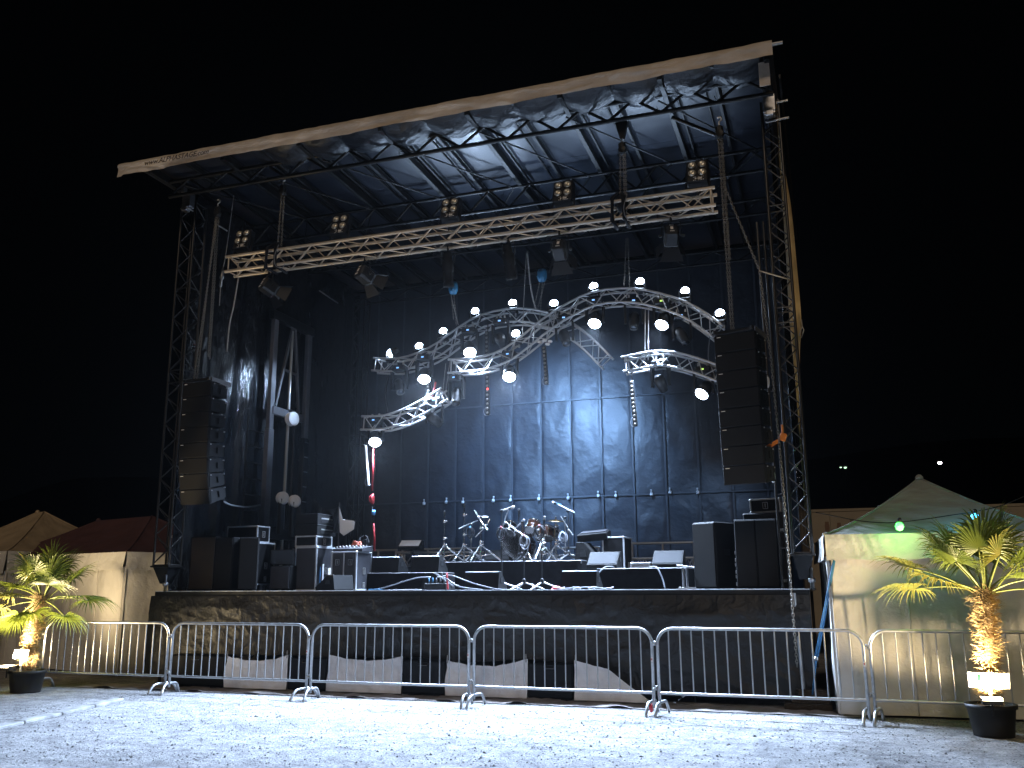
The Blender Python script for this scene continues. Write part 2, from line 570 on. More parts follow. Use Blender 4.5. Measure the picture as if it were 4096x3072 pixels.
# scattered grit lying on the ground in front of the stage
mb = MB()
for i in range(9000):
    x = random.uniform(-11, 4)
    y = random.uniform(7.2, 13.2)
    s = random.uniform(.006, .016) * (1.8 if random.random() < .05 else 1)
    a = random.uniform(0, 6.28)
    ca, sa = math.cos(a) * s, math.sin(a) * s
    h = s * random.uniform(.4, .9)
    mb.add([(x + ca, y + sa, .001), (x - sa * .7, y + ca * .7, .001), (x - ca, y - sa, .001), (x + sa * .8, y - ca * .8, .001),
            (x + ca * .15, y, h)], [(0, 1, 4), (1, 2, 4), (2, 3, 4), (3, 0, 4)])
M['grit'] = mat('grit', (0.17, 0.165, 0.165), 0.9, 0, 0.5, 3.0)
link('gravel', mb.mesh('gravel', 'grit'), kind='stuff')

# dark hill far behind, with the lamps that show on it
mb = MB()
def hillf(u, v):
    x = lerp(-88, 88, u)
    y = lerp(50, 103, v)
    h = 15 * math.sin(min(1, v * 1.1) * math.pi * .5) ** 1.2 + 2 * nz(x * .05, y * .05) * v
    return (x, y, -.3 + max(0, h))
mb.grid(hillf, 40, 24)
link('hill', mb.mesh('hill', 'hill', True), kind='structure')
for (nm, p, mm, r, lab) in (('street_lamp', V3(7.323,66.000,9.579), 'farlamp', .13, 'single bright white lamp far off on the dark hillside'),
                            ('street_lamp', V3(1.443,68.000,9.785), 'farlampg', .11, 'brighter of two faint greenish lamps far off on the hillside'),
                            ('street_lamp', V3(1.137,68.000,9.812), 'farlampg', .08, 'fainter of two greenish lamps on the hillside')):
    hz = max(0, hillf((p[0] + 88) / 176, (p[1] - 50) / 53)[2])
    t = thing(nm, lab, 'street lamp', (p[0], p[1], min(hz, p[2] - 2)), group='lamps far off on the hillside')
    wrod('post', (p[0], p[1] + .5, min(hz, p[2] - 2)), (p[0], p[1] + .5, p[2] + .05), .03, 'hill', t)
    mb = MB()
    mb.box((p[0], p[1], p[2] + r * .5 + .05), (r * 2.4, r * 2.6, .12), .03)
    wpart('lamp_hood', mb, 'steelblack', t)
    mb = MB()
    mb.lathe([(0, -r * .7), (r * .7, -r * .45), (r, 0), (r * .7, r * .4), (0, r * .5)], p, (0, 0, 1), 10)
    wpart('lamp_glass', mb, mm, t, True)

# ================================================================ STAGE PLATFORM
XL, XR, YF, YB, ZD = -11.66, -0.34, 13.9, 20.7, 1.6
st = thing('stage_platform', 'black raised stage platform with a thin bright front edge', 'stage', (-6, 13.9, 0))
nb = 11
for i in range(nb):            # deck boards
    for j in range(4):
        w = (XR - XL) / nb
        d = (YB - YF) / 4
        mb = MB()
        mb.box((XL + w * (i + .5), YF + d * (j + .5), ZD - .02), (w - .006, d - .006, .04), .004)
        wpart('deck_board', mb, 'deck', st)
mb = MB()
mb.box(((XL + XR) / 2, YF - .022, ZD - .075), (XR - XL + .04, .04, .14), .008)
wpart('edge_beam', mb, 'steelblack', st)
mb = MB()
mb.box(((XL + XR) / 2, YF - .020, ZD + .002), (XR - XL + .04, .05, .014), .002)
wpart('edge_strip', mb, 'edge', st)
for i in range(8):
    x = lerp(XL + .1, XR - .1, i / 7)
    wrod('leg', (x, YF + .12, 0), (x, YF + .12, ZD - .05), .03, 'aludark', st)
    wrod('leg', (x, YB - .15, 0), (x, YB - .15, ZD - .05), .03, 'aludark', st)
for i in range(7):
    x, x2 = lerp(XL + .1, XR - .1, i / 7), lerp(XL + .1, XR - .1, (i + 1) / 7)
    wrod('brace', (x, YF + .12, .25), (x2, YF + .12, ZD - .15), .022, 'aludark', st)

# skirt hung from the front edge
sk = thing('stage_skirt', 'crumpled black plastic skirt hanging along the stage front', 'skirt', (-6, 13.8, 0.5))
def skirtf(u, v):
    x = lerp(-11.72, -0.32, u)
    zt = 1.525
    sag = .10 * abs(math.sin(u * math.pi * 5.2 + .4)) + .05 * nz(x * 1.3, 3)
    zb = .50 - .12 * (u < .12) + sag * .6 + .04 * nz(x * 3, 8)
    if u > .66:
        zb = lerp(zb, .12, min(1, (u - .66) / .12))
    if u < .06:
        zb = .15
    z = lerp(zt, zb, v)
    f = min(1, v * 5)
    w1 = ridge(x * .55 + z * .8, z * .55 - x * .30, 1.7) * .045
    w2 = (1 - abs(nz(x * .9 + z * 1.1, z * .7 - x * .5, 5.1)) ** .55) * .060 * (.35 + max(0, min(1, (x + 6) / 3)))
    w3 = nz(x * 7, z * 7, 2.2) * .006 + ridge(x * 3 + z * 4, z * 4 - x * 1.4, 9.) * .014
    return (x, 13.84 - f * (w1 + w2 + w3) - .02, z)
mb = MB()
mb.grid(skirtf, 420, 44)
wpart('cloth', mb, 'skirt', sk, True)

# ballast blocks and the white sheets between them under the skirt
for i, (x0, x1, lab) in enumerate((
        (V3(-10.933,13.450,0.036)[0], V3(-9.787,13.450,0.069)[0], 'long black ballast block under the skirt at its left end'),
        (V3(-8.556,13.450,0.177)[0], V3(-7.834,13.450,0.196)[0], 'black ballast block between the first and second white sheets'),
        (V3(-6.485,13.450,0.164)[0], V3(-5.755,13.450,0.185)[0], 'black ballast block between the second and third white sheets'),
        (V3(-4.422,13.450,0.223)[0], V3(-3.722,13.450,0.243)[0], 'black ballast block between the third and fourth white sheets'))):
    t = thing('ballast_block', lab, 'ballast block', ((x0 + x1) / 2, 13.62, 0), group='ballast blocks under the stage skirt')
    w = x1 - x0
    mb = MB()
    mb.box((0, 0, .29), (w, .34, .50), .02)
    part('body', mb, 'blackrough', t)
    for q in (-1, 1):
        mb = MB()
        mb.box((q * w * .3, 0, .02), (.10, .3, .04), .004)
        part('foot', mb, 'black', t)
    mb = MB()
    mb.tube([(-.08, -.175, .50), (-.07, -.20, .47), (.07, -.20, .47), (.08, -.175, .50)], .009, 6)
    part('handle', mb, 'aludark', t, True)

def white_sheet(x0, x1, zl, zm, zr, lab, cut=0.0):
    t = thing('white_sheet', lab, 'fabric sheet', ((x0 + x1) / 2, 13.5, 0.04), group='white sheets hung along the stage base')
    def fn(u, v):
        x = lerp(x0, x1, u)
        top = (zl * (1 - u) + zr * u) - (max(zl, zr) - zm) * 4 * u * (1 - u) * .8 + .015 * nz(x * 7, 2)
        if cut and u > cut:
            top = lerp(top, .06, (u - cut) / (1 - cut))
        z = lerp(.04, top, v)
        return (x, 13.42 - .05 * (1 - v) + .045 * ridge(x * 2.0 + z, z * 2.2, 3) + .02 * nz(x * 6, z * 5, 1), z)
    mb = MB()
    mb.grid(fn, 40, 14)
    wpart('fabric', mb, 'sheet', t, True)
    for (xe, ze) in ((x0 + .02, zl), (x1 - .02, zr if not cut else .1)):
        if ze > .2:
            mb = MB()
            mb.tube([(xe, 13.425, ze - .05), (xe, 13.425, ze + .07)], .008, 6)
            wpart('tie', mb, 'rope', t, True)
white_sheet(V3(-9.738,13.400,0.149)[0], V3(-8.542,13.400,0.182)[0], .55, .47, .58, 'leftmost white sheet hung along the base of the stage')
white_sheet(V3(-7.797,13.400,0.202)[0], V3(-6.470,13.400,0.238)[0], .60, .50, .60, 'second white sheet from the left along the stage base')
white_sheet(V3(-5.727,13.400,0.258)[0], V3(-4.412,13.400,0.294)[0], .56, .48, .60, 'third white sheet from the left along the stage base')
white_sheet(V3(-3.686,13.400,0.314)[0], V3(-2.594,13.400,0.343)[0], .60, .52, .50, 'rightmost white sheet, sagging to a point at its right end', .45)

gc = thing('groundsheet', 'dirty pale groundsheet edge lying along the foot of the stage', 'groundsheet', (-6, 13.2, 0.004))
mb = MB()
mb.grid(lambda u, v: (lerp(-12.4, .2, u), lerp(12.98, 13.55, v) - .06 * nz(u * 30, 1) * (1 - v),
                      .012 + .05 * max(0, nz(u * 34, v * 3, 4)) + .03 * v * abs(nz(u * 60, 3))), 220, 6)
wpart('fabric', mb, 'groundcloth', gc, True)

# ================================================================ TARPS
# backdrop: 15 columns by 3 rows of panels
bd = thing('backdrop', 'black tarpaulin backdrop of seamed panels behind the drums, haze painted in as blue', 'backdrop', (-6, 20.7, 1.6))
rows = ((1.6, 3.70), (3.70, 6.02), (6.02, 9.35))
NCOL = 15
for c in range(NCOL):
    x0, x1 = lerp(-11.55, -0.45, c / NCOL), lerp(-11.55, -0.45, (c + 1) / NCOL)
    for ri, (z0, z1) in enumerate(rows):
        sd = c * 7.3 + ri * 3.1
        def fn(u, v):
            x, z = lerp(x0, x1, u), lerp(z0, z1, v)
            e = min(1.0, math.sin(u * math.pi) * 5)
            a = .030 * nz(x * .45, z * .35, 3) + .012 * ridge(x * .9 + z * .5, z * .6 - x * .3, 3)
            f = .010 * ridge(x * 2.1 + z * .9, z * 1.0 - x * .8, sd) + .006 * nz(x * 5, z * 2.2, sd)
            if ri == 0:
                f += .030 * math.sin(v * math.pi) * ridge(x * 1.7 + .6 * z * math.sin(c * 2.3), z * .7, 4.4)
            return (x, 20.64 - a - (f + .006) * e, z)
        mb = MB()
        mb.grid(fn, 12, 26)
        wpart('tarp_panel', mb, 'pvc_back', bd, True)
for c in range(1, NCOL):
    x = lerp(-11.55, -0.45, c / NCOL)
    for (z0, z1) in ((1.62, 3.67), (3.73, 5.99), (6.05, 9.30)):
        mb = MB()
        mb.box((x, 20.578, (z0 + z1) / 2), (.045, .012, z1 - z0), .003)
        wpart('seam_strip', mb, 'seam', bd)
for z in (3.70, 6.02):
    mb = MB()
    mb.box((-6.0, 20.574, z), (11.08, .014, .035), .003)
    wpart('cross_strip', mb, 'seam', bd)

# white tie sockets along the lower strip
TP = [V3(-12.121,20.550,3.893),V3(-11.595,20.550,3.851),V3(-9.407,20.550,3.717),V3(-8.811,20.550,3.731),V3(-8.370,20.550,3.716),V3(-7.577,20.550,3.722),V3(-7.140,20.550,3.728),V3(-6.431,20.550,3.725),V3(-5.715,20.550,3.721),V3(-4.991,20.550,3.748),V3(-4.576,20.550,3.733),V3(-3.749,20.550,3.734),V3(-3.327,20.550,3.760),V3(-2.706,20.550,3.736)]
nm = ['first', 'second', 'third', 'fourth', 'fifth', 'sixth', 'seventh', 'eighth', 'ninth', 'tenth', 'eleventh', 'twelfth', 'thirteenth', 'fourteenth']
for i, p in enumerate(TP):
    t = thing('tarp_tie', 'small white bottle shaped tie on the lower backdrop, %s from left' % nm[i], 'tarp tie', p, (0, R(random.uniform(-8, 8)), 0), 'white ties in a row on the backdrop')
    cpart('stem', 'tie_a', lambda m: m.lathe([(.016, -.01), (.034, -.01), (.036, -.06), (.03, -.075), (0, -.08)], (0, 0, 0), (0, 0, 1), 10), 'white', t, True)
    cpart('neck', 'tie_b', lambda m: m.lathe([(.018, -.01), (.017, .04), (.021, .045), (.021, .065), (0, .07)], (0, 0, 0), (0, 0, 1), 10), 'white', t, True)
    cpart('loop', 'tie_c', lambda m: m.tube([(0, 0, -.08), (.01, .01, -.11), (0, .03, -.15)], .005, 5), 'cable', t)

# left side wall: tall folded tarps
sw = thing('side_wall', 'glossy black tarpaulin side wall hanging in vertical folds at left', 'side wall', (-11.5, 17, 1.6))
for c in range(6):
    y0, y1 = lerp(13.98, 20.6, c / 6), lerp(13.98, 20.6, (c + 1) / 6)
    def fn(u, v):
        y, z = lerp(y0, y1, u), lerp(1.6, 9.4, v)
        amp = 1.0 if y < 16.4 else .45
        a = amp * (.085 * math.sin(y * 7.5 + .5 * math.sin(z * .5) + 2 * nz(y * .7, z * .16, 3)) * (0.5 + .5 * nz(y * .9, z * .2, 8)) + .05 * nz(y * 3.5, z * .35, 1))
        a += .022 * ridge(y * 3 + z * .4, z * 1.1 - y, 6) + .012 * nz(y * 8, z * 4, 2)
        return (-11.46 + a, y, z)
    mb = MB()
    mb.grid(fn, 26, 110)
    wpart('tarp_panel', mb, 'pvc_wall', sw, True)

# right side wall, seen edge on; warm light on its outer edge painted ochre
rw = thing('side_wall', 'dark tarpaulin side wall at right edge of stage, seen edge on', 'side wall', (-.42, 17, 1.6))
for c in range(5):
    y0, y1 = lerp(14.5, 20.6, c / 5), lerp(14.5, 20.6, (c + 1) / 5)
    mb = MB()
    mb.grid(lambda u, v: (-.42 + .05 * nz(lerp(y0, y1, u) * 2, v * 3, 3) , lerp(y0, y1, u), lerp(1.6, 9.35, v)), 8, 40)
    wpart('tarp_panel', mb, 'pvc_wall', rw, True)
oe = thing('warm_lit_tarp', 'narrow tarpaulin flap hanging down outside right mast, warm light painted as ochre', 'tarpaulin', V3(-0.161,14.350,8.803))
LE = [V3(-0.288,14.350,9.539),V3(-0.308,14.350,8.580),V3(-0.309,14.350,7.685),V3(-0.316,14.350,6.735),V3(-0.335,14.350,5.737),V3(-0.316,14.350,4.912),V3(-0.312,14.350,4.182),V3(-0.314,14.350,3.117),V3(-0.318,14.350,2.223)]
RE = [V3(-0.259,14.350,9.533),V3(-0.257,14.350,8.572),V3(-0.181,14.350,7.666),V3(-0.162,14.350,6.716),V3(-0.156,14.350,5.719),V3(-0.213,14.350,5.200),V3(-0.278,14.350,4.180),V3(-0.281,14.350,3.116),V3(-0.279,14.350,2.222)]
mb = MB()
LEs, REs = spline(LE, 5), spline(RE, 5)
nn = len(LEs) - 1
mb.grid(lambda u, v: LEs[round(v * nn)].lerp(REs[round(v * nn)], u) + Vector((0, .05 * math.sin(u * 5 + v * 6), 0)), 5, nn)
wpart('fabric', mb, 'ochre', oe, True)
mb = MB()
a, b, c = [V3(-0.155,14.330,5.713),V3(-0.150,14.330,5.600),V3(-0.176,14.330,5.415)]
mb.tube([a, b, Vector(b) + Vector((.02, 0, -.06)), c, Vector(c) + Vector((-.03, 0, .05)), b], .008, 6)
wpart('rope_loop', mb, 'rope', oe, True)

# ================================================================ MASTS
def mast(name, label, x, y, z0, z1, s, m, group, foot=True, zig=.30):
    t = thing(name, label, 'lattice mast', (x, y, ZD), group=group)
    h = s / 2
    cs = [(-h, -h), (h, -h), (h, h), (-h, h)]
    for (a, b) in cs:
        wrod('chord', (x + a, y + b, z0), (x + a, y + b, z1), .021, m, t)
    n = int((z1 - z0) / zig)
    for k in range(4):
        a, b = cs[k], cs[(k + 1) % 4]
        for i in range(n):
            za, zb = lerp(z0 + .04, z1 - .04, i / n), lerp(z0 + .04, z1 - .04, (i + 1) / n)
            if (i + k) % 2:
                za, zb = zb, za
            wrod('brace', (x + a[0], y + a[1], za), (x + b[0], y + b[1], zb), .0105, m, t, 6)
        for z in (z0 + .012, (z0 + z1) / 2 - .12, (z0 + z1) / 2 + .12, z0 + (z1 - z0) * .75, z1 - .012):
            wrod('rung', (x + a[0], y + a[1], z), (x + b[0], y + b[1], z), .013, m, t, 6)
    if foot:
        mb = MB()
        mb.box((x, y, z0 - .015), (s + .08, s + .08, .03), .005)
        wpart('base_plate', mb, m, t)
        mb = MB()
        q = [(-h, -h), (h, -h), (h, h), (-h, h)]
        e = [(-.07, -.07), (.07, -.07), (.07, .07), (-.07, .07)]
        zb = ZD + .14
        mb.add([(x + a, y + b, z0 - .03) for a, b in q] + [(x + a, y + b, zb) for a, b in e],
               [(0, 1, 5, 4), (1, 2, 6, 5), (2, 3, 7, 6), (3, 0, 4, 7), (4, 5, 6, 7)])
        wpart('foot_cone', mb, 'steelblack', t)
        mb = MB()
        mb.lathe([(.03, 0), (.03, .1), (.05, .1), (.05, .16), (.022, .16), (.022, .30), (0, .30)], (x + .10, y - .12, ZD), (0, 0, 1), 12)
        wpart('jack_screw', mb, 'aludull', t, True)
    return t
mL = mast('lattice_mast', 'tall lattice mast at front left corner of stage', -11.56, 13.98, 2.06, 9.15, .33, 'aludark', 'lattice masts carrying the roof', zig=.26)
mR = mast('lattice_mast', 'tall lattice mast at front right corner of stage', -.38, 13.98, 2.10, 9.25, .27, 'aludark', 'lattice masts carrying the roof', zig=.27)
mast('lattice_mast', 'dim lattice mast in the rear left corner of stage', -11.12, 20.2, 1.6, 9.0, .30, 'steelblack', 'lattice masts carrying the roof', False, .34)
for (mm, x, z, pp) in ((mL, -11.50, 9.12, (397, 432)), (mR, -.38, 9.1, (1655, 225))):
    mb = MB()
    mb.box((x, 13.72, z + .02), (.20, .16, .30), .015)
    mb.box((x, 13.66, z - .17), (.13, .13, .10), .015)
    mb.box((x - .05, 13.63, z + .22), (.09, .09, .12), .01)
    wpart('head_block', mb, 'aludull', mm)
    for s in (-1, 1):
        wrod('bolt', (x + s * .07, 13.6, z - .17), (x + s * .07, 13.78, z - .17), .016, 'alu', mm)
for z in (9.42, 9.72):
    wrod('side_bar', (-.46, 13.80, z - .55), (-.10, 13.80, z - .53), .02, 'aludull', mR)
# vertical guide posts beside the right mast
gp = thing('guide_post', 'pair of thin dark guide posts beside the right mast', 'post', V3(-0.707,14.200,4.181)[:2] + (ZD,))
for (px) in (0, .10):
    wrod('post', (gp.location.x + px, 14.3, ZD), (gp.location.x + px - .02, 14.3, 7.4), .02, 'aludark', gp)
for z in (2.2, 3.0, 3.8, 4.6, 5.4, 6.2, 7.0):
    wrod('rung', (gp.location.x, 14.3, z), (gp.location.x + .1, 14.3, z), .01, 'aludark', gp)
for i, (p, lab) in enumerate(((V3(-0.765,14.000,4.682), 'white cable reel beside the right speaker array, halfway up'), (V3(-0.776,14.000,3.238), 'white cable reel beside the bottom of the right speaker array'))):
    t = thing('cable_reel', lab, 'reel', p, (0, 0, R(18)), 'white cable reels by the right mast')
    for s in (-1, 1):
        cpart('flange', 'flange%d' % s, lambda m, s=s: m.lathe([(0, -.012), (.085, -.012), (.095, 0), (.085, .012), (0, .012)], (s * .055, 0, 0), (1, 0, 0), 18), 'white', t, True)
    cpart('hub', 'reelhub', lambda m: m.tube([(-.055, 0, 0), (.055, 0, 0)], .04, 12), 'aludull', t, True)
    cpart('bracket', 'reelbr', lambda m: m.box((0, .14, 0), (.10, .10, .05), .01), 'black', t)

# ================================================================ ROOF
rf = thing('stage_roof', 'dark flat stage roof on black trusses with a beige front valance', 'stage roof', (-6, 14, 9.3))
RX0, RX1 = -12.15, -.25
RYF, RYB = 12.76, 20.75
def rz(y):
    return 9.62 + (y - RYF) * (-.012)
NR = 15
rxs = [lerp(-11.75, -.35, i / (NR - 1)) for i in range(NR)]
edges = [RX0] + rxs[1:-1] + [RX1]
for i in range(len(edges) - 1):
    for (ya, yb) in ((RYF, 15.3), (15.3, 18.0), (18.0, RYB)):
        a, b = edges[i], edges[i + 1]
        mb = MB()
        mb.grid(lambda u, v: (lerp(a + .004, b - .004, u), lerp(ya + .003, yb - .003, v), rz(lerp(ya, yb, v)) + .010 * nz(lerp(a, b, u) * 1.1, lerp(ya, yb, v) * .7, 2) - .008 * math.sin(u * math.pi)), 6, 8)
        wpart('roof_panel', mb, 'pvc_roof', rf, True)
def beam(name, p, q, w, h, m, parent):
    p, q = Vector(p), Vector(q)
    d = q - p
    mb = MB()
    mb.box((0, 0, 0), (w, d.length, h), .006)
    me = mb.mesh(name, m)
    o = link(name, me, parent, (p + q) / 2 - parent.location)
    o.rotation_mode = 'QUATERNION'
    o.rotation_quaternion = Vector((0, 1, 0)).rotation_difference(d.normalized())
    return o
for i, x in enumerate(rxs):
    hh = .15 if i % 2 == 0 else .10
    ww = .08 if i % 2 == 0 else .055
    beam('rafter', (x, RYF + .12, rz(RYF) - hh / 2 - .06), (x, RYB - .1, rz(RYB) - hh / 2 - .06), ww, hh, 'steelblack', rf)
    if i % 2 == 0:
        beam('rafter', (x + .16, 13.6, rz(13.6) - .09), (x + .16, RYB - .1, rz(RYB) - .09), .035, .07, 'steelblack', rf)
    else:
        beam('rafter', (x - .20, 13.6, rz(13.6) - .07), (x - .20, RYB - .1, rz(RYB) - .07), .03, .05, 'steelblack', rf)
def rooftruss(y, zl, zu, x0, x1, n, r):
    wrod('chord', (x0, y, zl), (x1, y, zl), r, 'steelblack', rf)
    wrod('chord', (x0, y, zu), (x1, y, zu), r, 'steelblack', rf)
    for i in range(n):
        xa, xb = lerp(x0, x1, i / n), lerp(x0, x1, (i + 1) / n)
        za, zb = (zl, zu) if i % 2 == 0 else (zu, zl)
        wrod('brace', (xa, y, za), (xb, y, zb), r * .62, 'steelblack', rf)
rooftruss(13.40, 9.13, 9.44, -11.7, -.3, 26, .040)
rooftruss(15.75, 8.96, 9.38, -11.4, -.4, 26, .036)
rooftruss(18.0, 9.06, 9.38, -11.4, -.4, 26, .034)
rooftruss(20.25, 8.92, 9.22, -11.4, -.4, 20, .03)
wrod('tie_bar', V3(-1.884,13.450,9.036), V3(-1.287,14.000,8.911), .035, 'steelblack', rf)
for i in range(7):      # wind braces under the skin
    xa = lerp(-10.8, -1.4, i / 6)
    wrod('wind_brace', (xa - .7, 13.5, 9.40), (xa + .7, 15.7, 9.36), .016, 'steelblack', rf, 6)
    wrod('wind_brace', (xa + .7, 15.8, 9.36), (xa - .7, 17.9, 9.34), .016, 'steelblack', rf, 6)
for (a, b) in ((V3(-11.181,14.200,8.805), V3(-11.209,14.600,8.814)), (V3(-10.761,17.500,8.389), V3(-10.904,18.600,8.432))):
    wrod('strut', a, b, .014, 'alu', rf)
# front valance
vx0, vx1 = -12.33, -.25
def valf(u, v):
    x = lerp(vx0, vx1, u)
    drop = .27 + .018 * nz(x * 1.1, 1) + .012 * nz(x * 4, 7) + (.03 if u < .01 else 0)
    bul = .05 * math.sin(min(1, v * 1.6) * math.pi) * (.7 + .6 * nz(x * 1.5, 4))
    rf_ = .05 * max(0, nz(x * 1.4, v * 2.5, 12)) ** 1.0 + .016 * nz(x * 5, v * 4, 6) + .03 * ridge(x * .9 + v * .6, 3.3) * v
    th = v
    return (x, 12.76 - .06 * math.sin(min(1, v * 3) * math.pi / 2) - bul * .6 - rf_, 9.62 - drop * v + .02 * math.cos(min(1, v * 3) * math.pi / 2))
mb = MB()
mb.grid(valf, 260, 14)
wpart('valance', mb, 'valance', rf, True)
wrod('edge_pipe', (-12.36, 12.80, 9.60), (-.10, 12.80, 9.60), .03, 'aludull', rf)
cu = bpy.data.curves.new('lettering', 'FONT')
cu.body = 'www.ALPHASTAGE.com'
cu.size = .145
cu.extrude = .002
cu.shear = 0.25
cu.space_character = .95
cu.materials.append(M['print'])
lt = link('lettering', cu, rf)
pa, pb = Vector(V3(-11.649,12.630,9.384)), Vector(V3(-10.670,12.630,9.339))
lt.location = Vector((pa.x, 12.60, 9.415)) - rf.location
lt.rotation_euler = (R(90), 0, 0)
lt.scale = (1, 1, 1)
# white panel hanging under the right end of the valance
mb = MB()
mb.box((-.40, 12.98, 9.24), (.16, .02, .40), .004)
wpart('end_panel', mb, 'valance', rf)
# the wrinkled liner rolled up behind the valance
def rollf(u, v):
    x = lerp(-9.6, -.45, u)
    y = lerp(12.84, 13.52, v)
    s = .06 * math.sin(v * math.pi) ** .7 + .05 * v * (1 - v) * 4 * ridge(x * .9, 2.) - .02
    scallop = .12 * abs(math.sin((x + 11.75) / .814 * math.pi)) * (.3 + .7 * v)
    w = (.02 * ridge(x * 2.5 + v * 3, v * 4, 3) + .012 * nz(x * 9, v * 9, 1)) * (.25 + v * v)
    e = min(1, u * 20)
    return (x, y + .05 * nz(x * 3, v * 3, 8), 9.50 - (s * .75 + scallop + w) * e * min(1, v * 4 + .3))
mb = MB()
mb.grid(rollf, 300, 24)
wpart('rolled_liner', mb, 'pvc_roll', rf, True)
for i in range(9):
    x = lerp(-8.6, -1.2, i / 8)
    mb = MB()
    mb.tube([(x, 13.45, 9.28), (x + .02, 13.40, 9.20), (x + .05, 13.42, 9.17), (x + .06, 13.45, 9.21)], .007, 5)
    wpart('carabiner', mb, 'alu', rf, True)

# ================================================================ LIFT FRAME on the left wall
lf = thing('lift_frame', 'grey steel lift frame with an A shaped brace against the left wall', 'lift frame', (-11.2, 17.3, ZD))
PX_ = -11.22
p1t, p2t = V3(-11.220,16.484,7.455), V3(-11.220,17.879,7.530)
y1, y2, zt = p1t[1], p2t[1], p1t[2]
for y in (y1, y2):
    mb = MB()
    mb.box((PX_, y, (zt + 5.0) / 2), (.10, .16, zt - 5.0), .01)
    wpart('upper_post', mb, 'liftgrey', lf)
    mb = MB()
    mb.box((PX_, y, (5.0 + ZD) / 2), (.12, .20, 5.0 - ZD), .01)
    wpart('lower_post', mb, 'steelblack' if y == y2 else 'liftgrey', lf)
mb = MB()
mb.box((PX_, (y1 + y2) / 2, zt + .09), (.14, y2 - y1 + .3, .20), .012)
wpart('top_beam', mb, 'steelblack', lf)
zm = V3(-11.220,16.581,5.448)[2]
mb = MB()
mb.box((PX_ + .03, (y1 + y2) / 2 - .1, zm - .03), (.09, (y2 - y1) * .86, .18), .01)
wpart('carriage_bar', mb, 'liftgrey', lf)
ym = (y1 + y2) / 2
beam('brace', (PX_ + .02, y1 + .14, zm + .08), (PX_ + .02, ym - .03, zt - .03), .05, .07, 'liftgrey', lf)
beam('brace', (PX_ + .02, y2 - .32, zm + .08), (PX_ + .02, ym + .07, zt - .03), .05, .07, 'liftgrey', lf)
beam('cross_bar', (PX_ + .02, y1 + .36, zm + .95), (PX_ + .02, y2 - .44, zm + .95), .04, .05, 'liftgrey', lf)
beam('cross_bar', (PX_ + .02, y1 + .58, zm + 2.0), (PX_ + .02, y2 - .58, zm + 2.0), .04, .05, 'liftgrey', lf)
wrod('piston', (PX_ + .03, ym - .05, ZD), (PX_ + .03, ym - .05, zm + 1.9), .035, 'alu', lf)
wrod('piston', (PX_ + .03, ym + .2, ZD), (PX_ + .03, ym + .2, zm), .02, 'aludark', lf)
mb = MB()
mb.box((PX_ + .05, y1 + (y2 - y1) * .52, zm - .08), (.12, .26, .34), .02)
wpart('roller_bracket', mb, 'black', lf)
w = Vector(V3(-11.050,17.075,5.307))
mb = MB()
mb.lathe([(.04, -.07), (.15, -.07), (.16, -.05), (.12, -.03), (.12, .03), (.16, .05), (.15, .07), (.09, .075), (.04, .085), (0, .085)], w, (1, -.25, 0), 22)
wpart('roller', mb, 'white', lf, True)
for w in (V3(-10.950,16.699,3.522), V3(-10.950,17.168,3.493)):
    w = Vector(w)
    mb = MB()
    mb.lathe([(.055, -.05), (.13, -.055), (.14, -.03), (.10, -.015), (.10, .015), (.14, .03), (.13, .055), (.055, .05)], w, (1, -.55, 0), 22)
    wpart('roller', mb, 'white', lf, True)
    mb = MB()
    mb.box((w.x - .02, w.y, w.z - .38), (.10, .16, .76), .02)
    wpart('roller_arm', mb, 'black', lf)
for k in range(9):
    z = lerp(2.2, 4.9, k / 8)
    wrod('rung', (PX_ - .1, y1 - .06, z), (PX_ - .1, y1 - .62, z + .0), .011, 'aludark', lf, 6)
    wrod('rung', (PX_ + .065, y2 - .07, z), (PX_ + .065, y2 + .07, z), .012, 'aludull', lf, 6)
wrod('rail', (PX_ - .1, y1 - .64, 2.0), (PX_ - .1, y1 - .64, 5.2), .02, 'steelblack', lf)
mb = MB()
mb.box((PX_ + .05, ym, ZD + 1.18), (.10, y2 - y1 - .1, .22), .01)
wpart('cross_bar', mb, 'steelblack', lf)

# ================================================================ LIGHTING TRUSSES
def box_truss(name, label, path, s, r, nseg, m, br, group=None, seed=0):
    """four chords and zigzag braces along path (world points), section s x s"""
    c = Vector(path[len(path) // 2])
    t = thing(name, label, 'truss', c, group=group)
    pts = resample(spline(path, 8), nseg)
    N = len(pts)
    fr = []
    for i in range(N):
        d = (pts[min(i + 1, N - 1)] - pts[max(i - 1, 0)]).normalized()
        bb = Vector((-d.y, d.x, 0)).normalized()
        nn_ = d.cross(bb).normalized()
        if nn_.z < 0:
            nn_ = -nn_
        fr.append((nn_, bb))
    cor = ((1, -1), (1, 1), (-1, 1), (-1, -1))
    lines = []
    for (a, b) in cor:
        lines.append([pts[i] + fr[i][0] * (a * s / 2) + fr[i][1] * (b * s / 2) for i in range(N)])
    straight = len(path) == 2
    for l in lines:
        ext = [l[0] + (l[0] - l[1]).normalized() * .07] + l + [l[-1] + (l[-1] - l[-2]).normalized() * .07]
        if straight:
            wrod('chord', ext[0], ext[-1], r, m, t, 10)
        else:
            mb = MB()
            mb.tube(ext, r, 10)
            wpart('chord', mb, m, t, True)
    for k in range(4):
        A, B = lines[k], lines[(k + 1) % 4]
        for i in range(N - 1):
            if (i + k) % 2 == 0:
                wrod('brace', A[i], B[i + 1], br, m, t, 6)
            else:
                wrod('brace', B[i], A[i + 1], br, m, t, 6)
        wrod('brace', A[0], B[0], br * 1.2, m, t, 6)
        wrod('brace', A[-1], B[-1], br * 1.2, m, t, 6)
    return t

